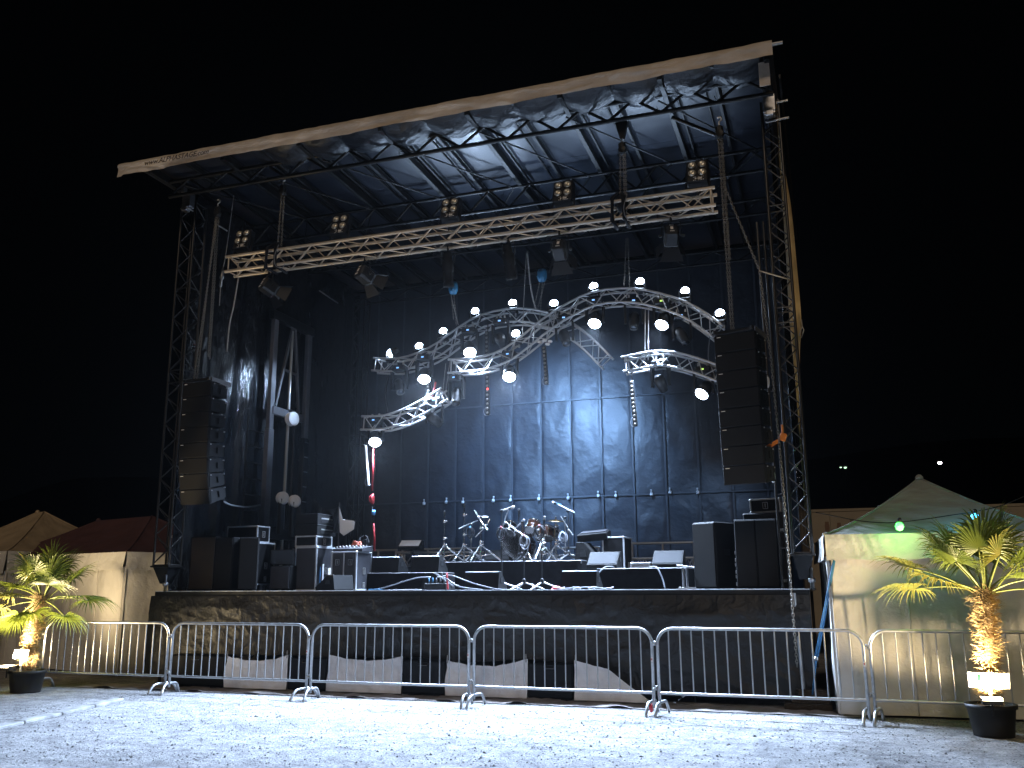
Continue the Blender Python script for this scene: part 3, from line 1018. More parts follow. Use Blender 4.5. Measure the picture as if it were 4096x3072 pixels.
FT0, FT1 = Vector(V3(-10.215,13.550,7.595)), Vector(V3(-1.342,13.550,7.529))
FT1.z = FT0.z = (FT0.z + FT1.z) / 2
box_truss('lighting_truss', 'long straight aluminium box truss hanging across the front under the roof', [FT0, FT1], .29, .029, 30, 'alufront', .0115)

C1 = [V3(-8.918,17.000,6.324),V3(-8.387,17.000,6.269),V3(-7.880,17.000,6.358),V3(-7.434,17.000,6.531),V3(-7.108,17.000,6.733),V3(-6.702,17.000,6.956),V3(-6.298,17.000,7.076),V3(-5.768,17.000,7.101),V3(-5.298,17.000,7.013),V3(-4.935,17.000,6.868),V3(-4.627,17.000,6.701),V3(-4.287,17.000,6.408),V3(-3.929,17.000,6.006)]
C2 = [V3(-6.902,16.400,5.977),V3(-6.283,16.400,5.973),V3(-5.783,16.400,6.081),V3(-5.356,16.400,6.326),V3(-4.942,16.400,6.617),V3(-4.456,16.400,6.879),V3(-3.923,16.400,7.067),V3(-3.295,16.400,7.062),V3(-2.774,16.400,6.922),V3(-2.286,16.400,6.705),V3(-1.963,16.400,6.482),V3(-1.681,16.400,6.223)]
C3 = [V3(-8.821,16.400,4.941),V3(-8.355,16.400,4.931),V3(-7.848,16.400,5.051),V3(-7.400,16.400,5.231),V3(-7.098,16.400,5.390)]
C4 = [V3(-3.356,16.400,5.725),V3(-3.029,16.400,5.759),V3(-2.689,16.400,5.775),V3(-2.358,16.400,5.693),V3(-2.033,16.400,5.569),V3(-1.683,16.400,5.401)]
gct = 'curved lighting trusses over the drums'
box_truss('curved_truss', 'rear S curved aluminium truss rising from left and dropping steeply at its right end', C1, .275, .022, 21, 'alucurve', .0105, gct)
box_truss('curved_truss', 'front S curved aluminium truss, the longest and highest, ending at the right speaker array', C2, .275, .022, 23, 'alucurve', .0105, gct)
box_truss('curved_truss', 'short upturned curved truss low at left, brightly lit at its right end', C3, .275, .022, 8, 'alucurve', .0105, gct)
box_truss('curved_truss', 'short arched curved truss low at right beside the speaker array', C4, .275, .022, 8, 'alucurve', .0105, gct)

# ================================================================ MOVING HEADS
BCOL = (0.52, 0.71, 1.0)
def beam_head(p, label, aim, watts=BEAM_W, ang=62, base=.20):
    """lit beam head standing on top of a truss; p = lens centre"""
    a = Vector(aim).normalized()
    t = thing('beam_light', label, 'stage light', Vector(p) - Vector((0, 0, base)), group='lit beam lights on top of the curved trusses')
    cpart('base', 'bh_base', lambda m: m.box((0, 0, .03), (.20, .18, .08), .02), 'black', t)
    for s in (-1, 1):
        cpart('clamp', 'bh_clamp%d' % s, lambda m, s=s: m.box((s * .06, 0, -.047), (.03, .05, .07), .006), 'alu', t)
    for s in (-1, 1):
        cpart('yoke_arm', 'bh_arm%d' % s, lambda m, s=s: m.prism([(-.03, -.035, .06), (-.03, .035, .06), (-.03, .022, .225), (-.03, -.022, .225)], (.032, 0, 0), (s * .105 + (-.002 if s > 0 else 0), 0, 0)), 'black', t)
    h = cpart('head', 'bh_head', lambda m: m.lathe([(0, -.13), (.055, -.125), (.075, -.09), (.08, 0), (.082, .045), (.07, .05)], (0, 0, 0), (0, 0, 1), 20), 'black', t, True, Vector((0, 0, base)) - a * .05)
    h.rotation_mode = 'QUATERNION'
    h.rotation_quaternion = Vector((0, 0, 1)).rotation_difference(a)
    l = cpart('lens', 'bh_lens', lambda m: m.lathe([(.080, -.005), (.083, .02), (.072, .052), (.050, .075), (.026, .088), (0, .092)], (0, 0, .045), (0, 0, 1), 20), 'lensbeam', h, True)
    spot(h, (0, 0, .15), (0, 0, 1), watts, ang, 1.0, BCOL, .05)
    return t
BL = (('C1', 845, 762, 'lit beam light at the far left end of the rear curved truss'),
      ('C1', 906, 749, 'lit beam light second from left on the rear curved truss'),
      ('C1', 958, 717, 'lit beam light third from left on the rear curved truss, at its steep part'),
      ('C1', 1027, 674, 'lit beam light fourth from left on the rear curved truss'),
      ('C1', 1108, 656, 'lit beam light at the crest of the rear curved truss'),
      ('C2', 1115, 722, 'lit beam light, first from left on the front curved truss, in its hollow'),
      ('C2', 1197, 657, 'lit beam light where the front curved truss crosses the rear one'),
      ('C2', 1283, 620, 'lit beam light left of the crest of the front curved truss'),
      ('C2', 1383, 610, 'lit beam light at the crest of the front curved truss, highest of all'),
      ('C2', 1480, 630, 'lit beam light right of the crest of the front curved truss'),
      ('C2', 1556, 678, 'lit beam light at the right end of the front curved truss, above the speaker array'))
BP = [V3(-8.615,17.000,6.586),V3(-7.950,17.000,6.659),V3(-7.397,17.000,6.933),V3(-6.672,17.000,7.297),V3(-5.838,17.000,7.389)] + [V3(-5.567,16.400,6.546),V3(-4.774,16.400,7.084),V3(-3.962,16.400,7.344),V3(-3.052,16.400,7.333),V3(-2.210,16.400,7.051),V3(-1.588,16.400,6.551)]
BAIM = [V3(-11.400,16.327,5.454) - V3(-8.615,17.000,6.586), (.15, -.9, 1), (.3, -.8, 1), (.2, -.9, 1.1), (.1, -.7, 1), (-.1, -1.1, 1), (.15, -.8, 1), (-.15, -.7, 1), (.05, -.95, 1), (.1, -.75, 1), (-.2, -.8, 1)]
for i, (b, p) in enumerate(zip(BL, BP)):
    beam_head(p, b[3], BAIM[i], *((BEAM_W * 12, 46) if i == 0 else ()))

def wash_head(p, label, aim, lit=True, watts=WASH_W, group=None, angle=86, disp='display', yaw=0, pitch=0.0):
    """head hanging from a truss; p = lens centre"""
    a = Vector(aim).normalized()
    t = thing('wash_light' if lit else 'moving_head', label, 'stage light', Vector(p) + Vector((0, 0, .36)) - a * .10, (0, 0, yaw),
              group=group or ('lit wash lights hanging from the curved trusses' if lit else 'dark bodied moving heads hanging from the curved trusses'))
    iv = Matrix.Rotation(-yaw, 3, 'Z')
    al = iv @ a
    cpart('base', 'wh_base', lambda m: m.box((0, 0, .02), (.30, .22, .13), .03), 'black', t)
    for s in (-1, 1):
        cpart('clamp', 'wh_clamp%d' % s, lambda m, s=s: m.box((s * .08, 0, .125), (.03, .05, .08), .006), 'alu', t)
    d = cpart('display', 'wh_disp', lambda m: m.box((0, -.113, .02), (.055, .006, .028), .002), disp, t)
    for s in (-1, 1):
        cpart('yoke_arm', 'wh_arm%d' % s, lambda m, s=s: m.prism([(-.02, -.06, -.04), (-.02, .06, -.04), (-.02, .035, -.42), (-.02, -.035, -.42)], (.04, 0, 0), (s * .165, 0, 0)), 'black', t)
    h = cpart('head', 'wh_head' if lit else 'uh_head', (lambda m: m.lathe([(0, -.20), (.07, -.19), (.115, -.12), (.13, -.02), (.135, .075), (.115, .08)], (0, 0, 0), (0, 0, 1), 24)) if lit else
              (lambda m: m.lathe([(0, -.19), (.075, -.18), (.11, -.10), (.105, .02), (.085, .12), (.088, .17), (.07, .17)], (0, 0, 0), (0, 0, 1), 24)), 'black', t, True, Vector((0, 0, -.36)))
    h.rotation_mode = 'QUATERNION'
    h.rotation_quaternion = Vector((0, 0, 1)).rotation_difference(al)
    if lit:
        cpart('lens', 'wh_lens', lambda m: m.lathe([(.120, -.01), (.122, .02), (.10, .050), (.06, .066), (0, .072)], (0, 0, .078), (0, 0, 1), 24), 'lenswash', h, True)
        spot(h, (0, 0, .185), (0, 0, 1), watts, angle, .8, (0.55, 0.72, 1.0), .07)
    else:
        cpart('lens_ring', 'uh_ring', lambda m: m.lathe([(.078, .165), (.086, .175), (.07, .182), (.062, .17)], (0, 0, 0), (0, 0, 1), 24), 'aludark', h, True)
        cpart('lens', 'uh_lens', lambda m: m.lathe([(.064, .165), (.05, .178), (.025, .186), (0, .188)], (0, 0, 0), (0, 0, 1), 20), 'lensdark', h, True)
    return t
WP = [V3(-8.627,16.400,4.545),V3(-7.553,16.400,5.779),V3(-6.553,16.400,6.254),V3(-5.716,16.400,5.681),V3(-3.971,16.400,6.595),V3(-2.679,16.400,6.438),V3(-2.008,16.400,5.063)]
WL = ((' lit wash light hanging from the left end of the low left curved truss', (.05, -.55, -1)),
      ('lit wash light under the left half of the rear curved truss', (.10, -.55, -1)),
      ('lit wash light tilted to the side, under the middle of the rear curved truss', (.38, -.45, -1)),
      ('lit wash light under the hollow of the front curved truss, shining down the backdrop', (.02, -.40, -1)),
      ('lit wash light under the front curved truss, left of its crest', (-.15, -.6, -1)),
      ('lit wash light under the front curved truss, right of its crest', (-.28, -.6, -1)),
      ('lit wash light tilted to the left, under the low right arched truss', (-.5, -.45, -1)))
WT = ((-7.2, 13.4), (-6.4, 13.0), (-4.6, 12.8), (-4.6, 12.8), (-4.4, 12.8), (-4.6, 12.8), (-5.0, 13.4))
for i, (p, (lab, aim)) in enumerate(zip(WP, WL)):
    aim = Vector((WT[i][0], WT[i][1], 0)) - p
    w = wash_head(p, lab.strip(), aim, watts=WASH_W * (.32, .9, .7, 1.55, 1.55, 1.25, .5)[i], angle=(124, 124, 118, 112, 100, 94, 90)[i], disp='displayg' if i in (5, 6) else 'display')
UP = [V3(-8.139,16.500,5.632),V3(-7.286,16.500,4.899),V3(-6.887,16.500,5.309),V3(-5.895,16.500,6.412),V3(-4.579,16.500,6.336),V3(-3.226,16.500,6.529),V3(-2.276,16.500,6.137),V3(-2.727,16.500,5.277)]
UL = ('unlit moving head under the left end of the rear curved truss', 'moving head under the right end of the low left curved truss, turned to the backdrop',
      'unlit moving head under the left end of the front curved truss', 'moving head under the crest of the rear curved truss, turned to the backdrop',
      'unlit moving head, tilted, where the front and rear curved trusses cross', 'unlit moving head straight under the crest of the front curved truss',
      'unlit moving head tilted to the left, near the right end of the front curved truss', 'moving head under the middle of the low right arched truss, turned to the backdrop')
UA = ((.4, -.5, -.8), (.25, .9, -.35), (.05, -.35, -1), (-.06, 1, -.40), (.35, -.5, -1), (0, -.45, -1), (.55, -.2, -1), (.1, .8, -.5))
BACK = {1: (500, 44), 3: (3000, 88), 7: (300, 44)}
for i, (p, l, a) in enumerate(zip(UP, UL, UA)):
    w = wash_head(p, l, a, lit=False, yaw=R(random.uniform(-15, 15)))
    if i in BACK:      # these heads shine away from the audience, onto the backdrop
        hd = [c for c in w.children if c.name.startswith('head')][0]
        spot(hd, (0, 0, .21), (0, 0, 1), BACK[i][0], BACK[i][1], 1.0, (0.30, 0.55, 1.0), .05)
# clamp ends at the crossing, coloured white for the light on them
t = thing('spigot_clamp', 'cluster of spigot clamps, light painted on in white, under the crossing of the curved trusses', 'clamp', V3(-4.963,16.300,6.283))
for (dx, dz) in ((-.10, .03), (0, .05), (.11, .02), (.06, -.03)):
    mb = MB()
    mb.tube([(dx, .12, dz + .03), (dx, -.02, dz)], .028, 10)
    part('spigot', mb, 'white', t, True)

# ================================================================ LED BATTENS
def batten(p, q, n, label, turned=False):
    p, q = Vector(p), Vector(q)
    t = thing('pixel_batten', label, 'light batten', p, group='LED pixel battens hanging upright from the curved trusses')
    q = q - p
    L = q.length
    d = q.normalized()
    mid = q / 2
    mb = MB()
    mb.box((0, 0, 0), ((.03 if turned else .075), .06, L), .008)
    o = part('housing', mb, 'white' if turned else 'black', t)
    o.location = mid
    o.rotation_mode = 'QUATERNION'
    o.rotation_quaternion = Vector((0, 0, -1)).rotation_difference(d)
    for i in range(n):
        c = d * (L * (i + .5) / n) + Vector((-.016 if turned else 0, 0 if turned else -.033, 0))
        cpart('led_lens', 'led%d' % turned, lambda m: m.lathe([(.026, 0), (.022, .010), (.012, .015), (0, .017)], (0, 0, 0), ((-1, -.5, 0) if turned else (0, -1, 0)), 10), 'led', t, True, c)
    mb = MB()
    mb.tube([(0, .05, .16), (0, .05, -.03)], .012, 6)
    mb.box((0, .035, -.06), (.05, .04, .05), .006)
    part('hanging_bracket', mb, 'aludark', t)
    mb = MB()
    e = d * (L - .03)
    mb.tube(spline([e + Vector((-.04, 0, .15)), e + Vector((-.09, 0, .05)), e + Vector((-.05, 0, -.03)), e + Vector((.06, 0, -.01))], 4), .008, 5)
    part('cable', mb, 'cablelight', t, True)
    return t
batten(V3(-7.498,16.500,5.991), V3(-7.487,16.500,5.352), 8, 'LED batten between the rear curved truss and the low left one')
b2 = batten(V3(-6.317,16.750,6.770), V3(-6.294,16.750,5.020), 19, 'longest LED batten, with one red pixel, hanging behind the front curved truss')
mb = MB()
mb.lathe([(.024, 0), (.02, .01), (0, .014)], (0, 0, 0), (0, -1, 0), 10)
M['ledred'] = mat('lit_red_led', (1, .1, .1), .3, emit=2.5, ecol=(1, .10, .08))
o = part('led_lens', mb, 'ledred', b2, True, label='lit red pixel')
o.location = Vector(V3(-6.279,16.680,5.547)) - b2.location
batten(V3(-4.994,16.400,6.246), V3(-4.948,16.400,5.472), 10, 'LED batten hanging under the crossing of the curved trusses')
batten(V3(-3.287,16.400,5.423), V3(-3.238,16.400,4.548), 11, 'LED batten hanging from the left end of the low right arched truss')
batten(V3(-8.837,16.400,4.499), V3(-8.735,16.400,3.669), 10, 'LED batten seen from its white side at far left, beside red sling', True)
mb = MB()

# ================================================================ FRONT TRUSS FIXTURES
def fixture_label(t, c, w, h, rot=None, ny=-1):
    mb = MB()
    n = 7
    for i in range(n):
        for z in (-h / 2, h / 2):
            mb.box((c[0] + lerp(-w / 2, w / 2, i / (n - 1)), c[1], c[2] + z), (w / n * .55, .004, h * .16))
    mb.box((c[0], c[1], c[2]), (w * .72, .004, h * .42))
    return mb
def blinder(p, label, tilt):
    t = thing('blinder_light', label, 'stage light', p, (R(-tilt), 0, 0), 'four lamp blinders standing on the straight front truss')
    cpart('housing', 'bl_h', lambda m: (m.box((0, .05, .26), (.34, .17, .42), .02), m.box((0, -.045, .26), (.015, .03, .40), .004)), 'black', t)
    for sx in (-1, 1):
        for sz in (0, 1):
            cpart('lamp_bowl', 'bl_b', lambda m: m.lathe([(0, .018), (.02, .030), (.038, .028), (.056, .015), (.064, 0), (.064, -.01)], (0, 0, 0), (0, -1, 0), 16), 'reflector', t, True, (sx * .078, -.038, .375 - .155 * sz))
            cpart('rim', 'bl_r', lambda m: m.lathe([(.066, 0), (.074, .01), (.074, -.004)], (0, 0, 0), (0, -1, 0), 16), 'black', t, True, (sx * .078, -.038, .375 - .155 * sz))
    cpart('label_plate', 'bl_l', lambda m: m.__dict__.update(fixture_label(None, (.02, -.038, .105), .15, .06).__dict__), 'label', t)
    cpart('yoke', 'bl_y', lambda m: m.tube([(-.185, .05, .30), (-.185, .05, .0), (-.16, .05, -.03), (.16, .05, -.03), (.185, .05, 0), (.185, .05, .30)], .011, 6), 'black', t, True)
    cpart('clamp', 'bl_c', lambda m: (m.box((0, .05, -.08), (.04, .05, .10), .008), m.tube([(0, .05, -.03), (0, .05, -.16)], .014, 8)), 'black', t)
for (p, lab) in ((V3(-9.989,13.400,7.798), 'leftmost four lamp blinder on the front truss'),
                 (V3(-7.928,13.400,7.802), 'second four lamp blinder from the left on the front truss'),
                 (V3(-5.770,13.400,7.831), 'middle four lamp blinder on the front truss'),
                 (V3(-3.739,13.400,7.825), 'fourth four lamp blinder from the left on the front truss'),
                 (V3(-1.536,13.400,7.845), 'rightmost four lamp blinder on the front truss')):
    blinder((p[0], 13.42, FT0.z + .23), lab, 14)
def fresnel(p, label, yaw, tilt):
    t = thing('fresnel_light', label, 'stage light', p, (0, 0, R(yaw)), 'barn door spotlights hanging under the straight front truss')
    cpart('yoke', 'fr_y', lambda m: m.tube([(-.15, 0, -.25), (-.15, 0, -.02), (-.12, 0, .0), (.12, 0, 0), (.15, 0, -.02), (.15, 0, -.25)], .012, 6), 'black', t, True)
    cpart('clamp', 'fr_c', lambda m: (m.box((0, 0, .05), (.04, .05, .10), .008), m.tube([(-.15, 0, -.25), (-.20, 0, -.25)], .025, 8), m.tube([(.15, 0, -.25), (.21, 0, -.25)], .025, 8)), 'black', t)
    b = cpart('body', 'fr_b', lambda m: (m.box((0, 0, 0), (.23, .30, .25), .035), m.box((0, .03, .135), (.16, .20, .03), .01)), 'black', t, False, (0, 0, -.25))
    b.rotation_euler = (R(tilt), 0, 0)
    cpart('label_plate', 'fr_l', lambda m: [m.add([(v[0], v[1], v[2]) for v in fixture_label(None, (0, -.153, 0), .06, .17).v], fixture_label(None, (0, 0, 0), 1, 1).f)], 'label', b)
    cpart('lens', 'fr_n', lambda m: m.lathe([(.10, 0), (.07, .02), (0, .03)], (0, .15, 0), (0, 1, 0), 18), 'lensdark', b, True)
    for k, (ax, s) in enumerate((('x', -1), ('x', 1), ('z', -1), ('z', 1))):
        def dr(m, ax=ax, s=s):
            if ax == 'z':
                m.prism([(-.11, .152, s * .115), (.11, .152, s * .115), (.19, .34, s * .22), (-.19, .34, s * .22)], (0, .002, s * .004))
            else:
                m.prism([(s * .115, .152, -.10), (s * .115, .152, .10), (s * .23, .33, .15), (s * .23, .33, -.15)], (s * .004, .002, 0))
        cpart('barn_door', 'fr_d%d' % k, dr, 'black', b)
for (p, lab, yaw, tilt) in ((V3(-9.501,13.700,7.375), 'leftmost barn door spotlight under the front truss', -32, -26),
                            (V3(-7.507,13.700,7.363), 'barn door spotlight second from left under the front truss', -26, -26),
                            (V3(-3.873,13.700,7.349), 'barn door spotlight third from left, right of the two profile spots', 4, -34),
                            (V3(-2.019,13.700,7.366), 'rightmost barn door spotlight under the front truss', 14, -36)):
    fresnel((p[0], 13.69, FT0.z - .20), lab, yaw, tilt)
def profile(p, label, tilt, yaw):
    t = thing('profile_spotlight', label, 'stage light', p, (0, 0, R(yaw)), 'long profile spotlights hanging under the straight front truss')
    cpart('clamp', 'pr_c', lambda m: m.box((0, 0, .05), (.04, .05, .12), .008), 'black', t)
    cpart('yoke', 'pr_y', lambda m: m.tube([(-.12, 0, -.22), (-.12, 0, -.02), (.12, 0, -.02), (.12, 0, -.22)], .011, 6), 'black', t, True)
    b = cpart('body', 'pr_b', lambda m: m.lathe([(0, .24), (.07, .23), (.085, .12), (.075, .08), (.105, .05), (.105, -.12), (.085, -.14), (.085, -.30), (.095, -.31), (.095, -.38), (.07, -.38), (.07, -.34), (0, -.33)], (0, 0, 0), (0, 0, 1), 18), 'blackrough', t, True, (0, 0, -.26))
    b.rotation_euler = (R(tilt), 0, 0)
    for k in range(4):
        a = k * math.pi / 2 + .7
        cpart('bracket', 'pr_k%d' % k, lambda m, a=a: m.box((math.cos(a) * .092, math.sin(a) * .092, -.22), (.018, .018, .17), .004, (0, 0, a)), 'blackrough', b)
for (p, lab, tilt, yaw) in ((V3(-5.892,13.700,7.339), 'left one of two long profile spotlights pointing down', 12, 10), (V3(-4.774,13.700,7.337), 'right one of two long profile spotlights, catching light on its barrel', 16, -12)):
    profile((p[0], 13.69, FT0.z - .20), lab, tilt, yaw)
# cable bundle in the front truss
mb = MB()
for k in range(4):
    pts = [Vector((lerp(FT0.x + .4, FT1.x - .3, i / 60), 13.60 + .05 * nz(i * .4, k), FT0.z - .11 + .05 * nz(i * .3, k + 5) + .02 * k)) for i in range(61)]
    mb.tube(pts, .009, 5)
t = thing('cable_loom', 'loose black cable loom running along inside the straight front truss', 'cable', FT0)
wpart('cables', mb, 'cable', t, True)

# ================================================================ LINE ARRAYS
def line_array(p, label, yaw, angs, s=1.0):
    t = thing('line_array', label, 'speaker array', p, (0, 0, R(yaw)), 'hanging line array speakers either side of the stage')
    w, h, d = .62 * s, .278, .50
    pos = Vector((0, 0, 0))
    cpart('fly_frame', 'la_f', lambda m: (m.box((-w / 2 + .03, .24, .04), (.04, .62, .06), .006), m.box((w / 2 - .03, .24, .04), (.04, .62, .06), .006), m.box((0, .02, .04), (w, .05, .05), .006), m.box((0, .40, .05), (w, .05, .05), .006)), 'aludark', t)
    cpart('fly_plate', 'la_fp', lambda m: m.box((w / 2 + .004, .27, .035), (.012, .56, .075), .003), 'liftgrey', t)
    for i, a in enumerate(angs):
        ar = R(a)
        dn = Vector((0, math.sin(ar), -math.cos(ar)))
        nb_ = Vector((0, math.cos(ar), math.sin(ar)))
        c = pos + dn * (h / 2) + nb_ * (d / 2)
        def cab(m):
            hz, hh = h / 2 - .004, h / 2 - .045
            f, bk = -d / 2, d / 2
            m.add([(-w / 2, f, -hz), (w / 2, f, -hz), (w / 2, f, hz), (-w / 2, f, hz), (-w / 2 + .03, bk, -hh), (w / 2 - .03, bk, -hh), (w / 2 - .03, bk, hh), (-w / 2 + .03, bk, hh)],
                  [(0, 1, 2, 3), (5, 4, 7, 6), (1, 5, 6, 2), (4, 0, 3, 7), (3, 2, 6, 7), (4, 5, 1, 0)])
        o = cpart('cabinet', 'la_c', cab, 'blackrough', t, False, c)
        o.rotation_euler = (ar, 0, 0)
        cpart('grille', 'la_g', lambda m: m.box((0, -d / 2 - .008, 0), (w - .012, .016, h - .016), .005), 'grille', o)
        for sx in (-1, 1):
            def sp(m, sx=sx):
                x = sx * (w / 2 - .004)
                for (y0, y1, z0, z1) in ((-.22, .16, .055, .112), (-.22, .16, -.112, -.055), (-.22, -.10, -.055, .055), (.02, .16, -.055, .055)):
                    m.prism([(x, y0, z0), (x, y1, z0), (x, y1, z1), (x, y0, z1)], (sx * .012, 0, 0))
            cpart('side_plate', 'la_s%d' % sx, sp, 'sidelam', o)
            cpart('rigging_pin', 'la_p%d' % sx, lambda m, sx=sx: (m.tube([(sx * (w / 2 - .02), -.19, .10), (sx * (w / 2 + .022), -.19, .10)], .010, 6), m.tube([(sx * (w / 2 - .03), .20, .09), (sx * (w / 2 + .012), .20, .09)], .012, 6)), 'alu', o)
        cpart('badge', 'la_b', lambda m: m.box((-w / 2 + .075, -d / 2 - .018, h / 2 - .035), (.06, .004, .008)), 'label', o)
        pos = pos + dn * h
    return t
la1 = V3(-10.944,13.300,5.312)
line_array((la1[0] + .31, 13.3, la1[2]), 'left hanging black line array, its lit side panels showing', 0, [0, 0, 1, 2, 4, 7, 11, 15])
la2 = V3(-1.368,13.200,5.290)
line_array((la2[0] + .27, 13.25, la2[2]), 'right hanging black line array, seen squarely from the front', -13, [0, 1, 1, 2, 2, 3, 4, 5])

# ================================================================ CHAINS, HOISTS AND SLINGS
def chain_mb(mb, p, q, pitch=.036, r=.0048, sag=0.0):
    p, q = Vector(p), Vector(q)
    L = (q - p).length
    n = max(3, int(L / pitch))
    d = (q - p).normalized()
    x = d.orthogonal().normalized()
    y = d.cross(x)
    lk = pitch * .74
    for i in range(n):
        t = (i + .5) / n
        c = p.lerp(q, t) - Vector((0, 0, sag * 4 * t * (1 - t)))
        a = i * math.pi / 2 + .5
        u = x * math.cos(a) + y * math.sin(a)
        pts = []
        for k in range(8):
            th = 2 * math.pi * k / 8
            pts.append(c + d * (math.cos(th) * lk) + u * (math.sin(th) * lk * .48))
        mb.tube(pts, r, 4, False, True)
def chain_thing(label, lines, group, cat='chain', name='hoist_chain', m='chain', pitch=.036, r=.0048, block=None, bag=None):
    t = thing(name, label, cat, lines[0][1], group=group)
    for l in lines:
        mb = MB()
        chain_mb(mb, l[0], l[1], pitch, r)
        wpart('strand', mb, m, t, True)
    if block:
        mb = MB()
        b = Vector(block)
        mb.box(b, (.12, .10, .16), .03)
        mb.lathe([(0, -.06), (.06, -.05), (.075, 0), (.06, .05), (0, .06)], b - Vector((0, 0, .06)), (0, 1, 0), 14)
        wpart('hook_block', mb, 'steelblack', t)
        mb = MB()
        mb.tube(spline([b + Vector((0, 0, .08)), b + Vector((0, 0, .14)), b + Vector((.04, 0, .18)), b + Vector((.02, 0, .23)), b + Vector((-.03, 0, .22))], 4), .014, 6)
        wpart('hook', mb, 'alu', t, True)
    if bag:
        mb = MB()
        mb.lathe([(0, -.14), (.07, -.13), (.10, -.05), (.10, .06), (.085, .12), (.06, .12)], bag, (0, 0, 1), 12)
        wpart('chain_bag', mb, 'bluebag' if name != 'hoist_chain' else 'black', t, True)
    return t
gch = 'hoist chains'
chain_thing('steel hoist chain at the left end of the straight front truss', [(V3(-9.200,13.500,8.889), V3(-9.229,13.500,7.699)), (V3(-9.163,13.520,8.892), V3(-9.160,13.520,7.833))], gch, block=V3(-9.184,13.500,8.952))
chain_thing('steel hoist chain with big hook near the right end of the straight front truss', [(V3(-2.759,13.500,8.633), V3(-2.786,13.500,7.796)), (V3(-2.713,13.500,8.625), V3(-2.717,13.500,7.786)), (V3(-2.683,13.500,8.620), V3(-2.687,13.500,7.781))], gch, block=V3(-2.727,13.500,8.693), bag=V3(-2.751,13.500,7.695))
t = thing('hoist_hook', 'long black hanging bracket and hook under the roof truss at right', 'hook', V3(-2.710,13.450,9.122))
mb = MB()
c0, c1 = Vector(V3(-2.718,13.450,9.124)), Vector(V3(-2.720,13.450,8.808))
mb.prism([c0 + Vector((-.12, 0, .05)), c0 + Vector((.12, 0, .05)), c1 + Vector((.03, 0, 0)), c1 + Vector((-.03, 0, 0))], (0, .08, 0))
wpart('bracket', mb, 'steelblack', t)
for (px, zz) in ((597, 'left'), (1343, 'right')):
    p = V3(-9.273,13.550,7.568) if px == 597 else V3(-2.802,13.550,7.626)
    t = thing('truss_sling', 'black round sling wrapped round the straight front truss near its %s end' % zz, 'sling', (p[0], 13.55, FT0.z), group='slings on the straight front truss')
    for dx in (-.10, .10):
        mb = MB()
        e = .185
        mb.tube([(p[0] + dx, 13.55 - e, FT0.z - e), (p[0] + dx, 13.55 + e, FT0.z - e), (p[0] + dx * .9, 13.55 + e, FT0.z + e), (p[0] + dx * .3, 13.55, FT0.z + e + .16), (p[0] + dx * .9, 13.55 - e, FT0.z + e)], .035, 8, True, True)
        wpart('loop', mb, 'cable', t, True)
    mb = MB()
    mb.tube(spline([(p[0] + .16, 13.36, FT0.z + .22), (p[0] + .10, 13.34, FT0.z), (p[0] + .13, 13.34, FT0.z - .18), (p[0] + .24, 13.36, FT0.z - .24), (p[0] + .30, 13.4, FT0.z - .16)], 5), .008, 5)
    wpart('cable', mb, 'cablelight', t, True)
chain_thing('triple steel hoist chain carrying the left line array', [(V3(-10.625,13.500,8.660), V3(-10.633,13.550,5.851)), (V3(-10.621,13.550,8.680), V3(-10.638,13.600,5.819)), (V3(-10.651,13.500,8.588), V3(-10.813,13.500,5.396)), (V3(-10.582,13.450,8.463), V3(-10.762,13.350,5.334))], gch, block=V3(-10.619,13.500,8.726))
chain_thing('double steel hoist chain carrying the right line array', [(V3(-1.175,13.400,8.590), V3(-1.158,13.500,5.393)), (V3(-1.139,13.400,8.584), V3(-1.124,13.500,5.389)), (V3(-1.122,13.450,8.606), V3(-1.115,13.500,6.537))], gch, block=V3(-1.150,13.400,8.649))
pA, pB, pC = V3(-1.109,13.300,7.634), V3(-0.674,13.200,6.195), V3(-0.603,13.200,4.952)
pD, pE = V3(-0.561,13.300,3.151), V3(-0.550,13.500,0.571)
chain_thing('long slack hand chain hanging down past the right mast to the ground', [(pA, pB), (pB, pC), (pC, pD), (pD, pE)], gch, pitch=.044, r=.006)
t = thing('tie_rope', 'pale rope tying the hand chain back to the right mast', 'rope', pB)
mb = MB()
mb.tube([pB, Vector(V3(-0.307,13.600,6.161))], .011, 6)
wpart('rope', mb, 'rope', t, True)
ghs = 'thin hoist chains above the curved trusses'
chain_thing('thin hoist chain with blue bag above the left part of the rear curved truss', [(V3(-7.193,16.900,7.753), V3(-7.145,16.950,7.169)), (V3(-7.130,16.900,7.746), V3(-7.080,16.950,7.040))], ghs, name='chain_hoist', bag=V3(-7.141,16.900,7.850), pitch=.032, r=.004)
chain_thing('thin hoist chains with blue bag above the crest of the rear curved truss', [(V3(-5.208,16.900,7.797), V3(-5.380,16.950,7.166)), (V3(-5.158,16.900,7.792), V3(-5.243,16.950,6.974)), (V3(-5.099,16.900,7.784), V3(-5.300,16.950,7.157))], ghs, name='chain_hoist', bag=V3(-5.167,16.900,7.893), pitch=.032, r=.004)
chain_thing('thin hoist chain above the crest of the front curved truss', [(V3(-3.291,16.400,8.260), V3(-3.368,16.400,7.295)), (V3(-3.264,16.400,8.257), V3(-3.261,16.400,7.245))], ghs, name='chain_hoist', pitch=.032, r=.004)
def line_thing(name, label, pts, r, m, cat, group=None):
    t = thing(name, label, cat, pts[-1], group=group)
    mb = MB()
    mb.tube(spline(pts, 5) if len(pts) > 2 else pts, r, 6)
    wpart('strand', mb, m, t, True)
    return t
gw = 'wire slings above and below the curved trusses'
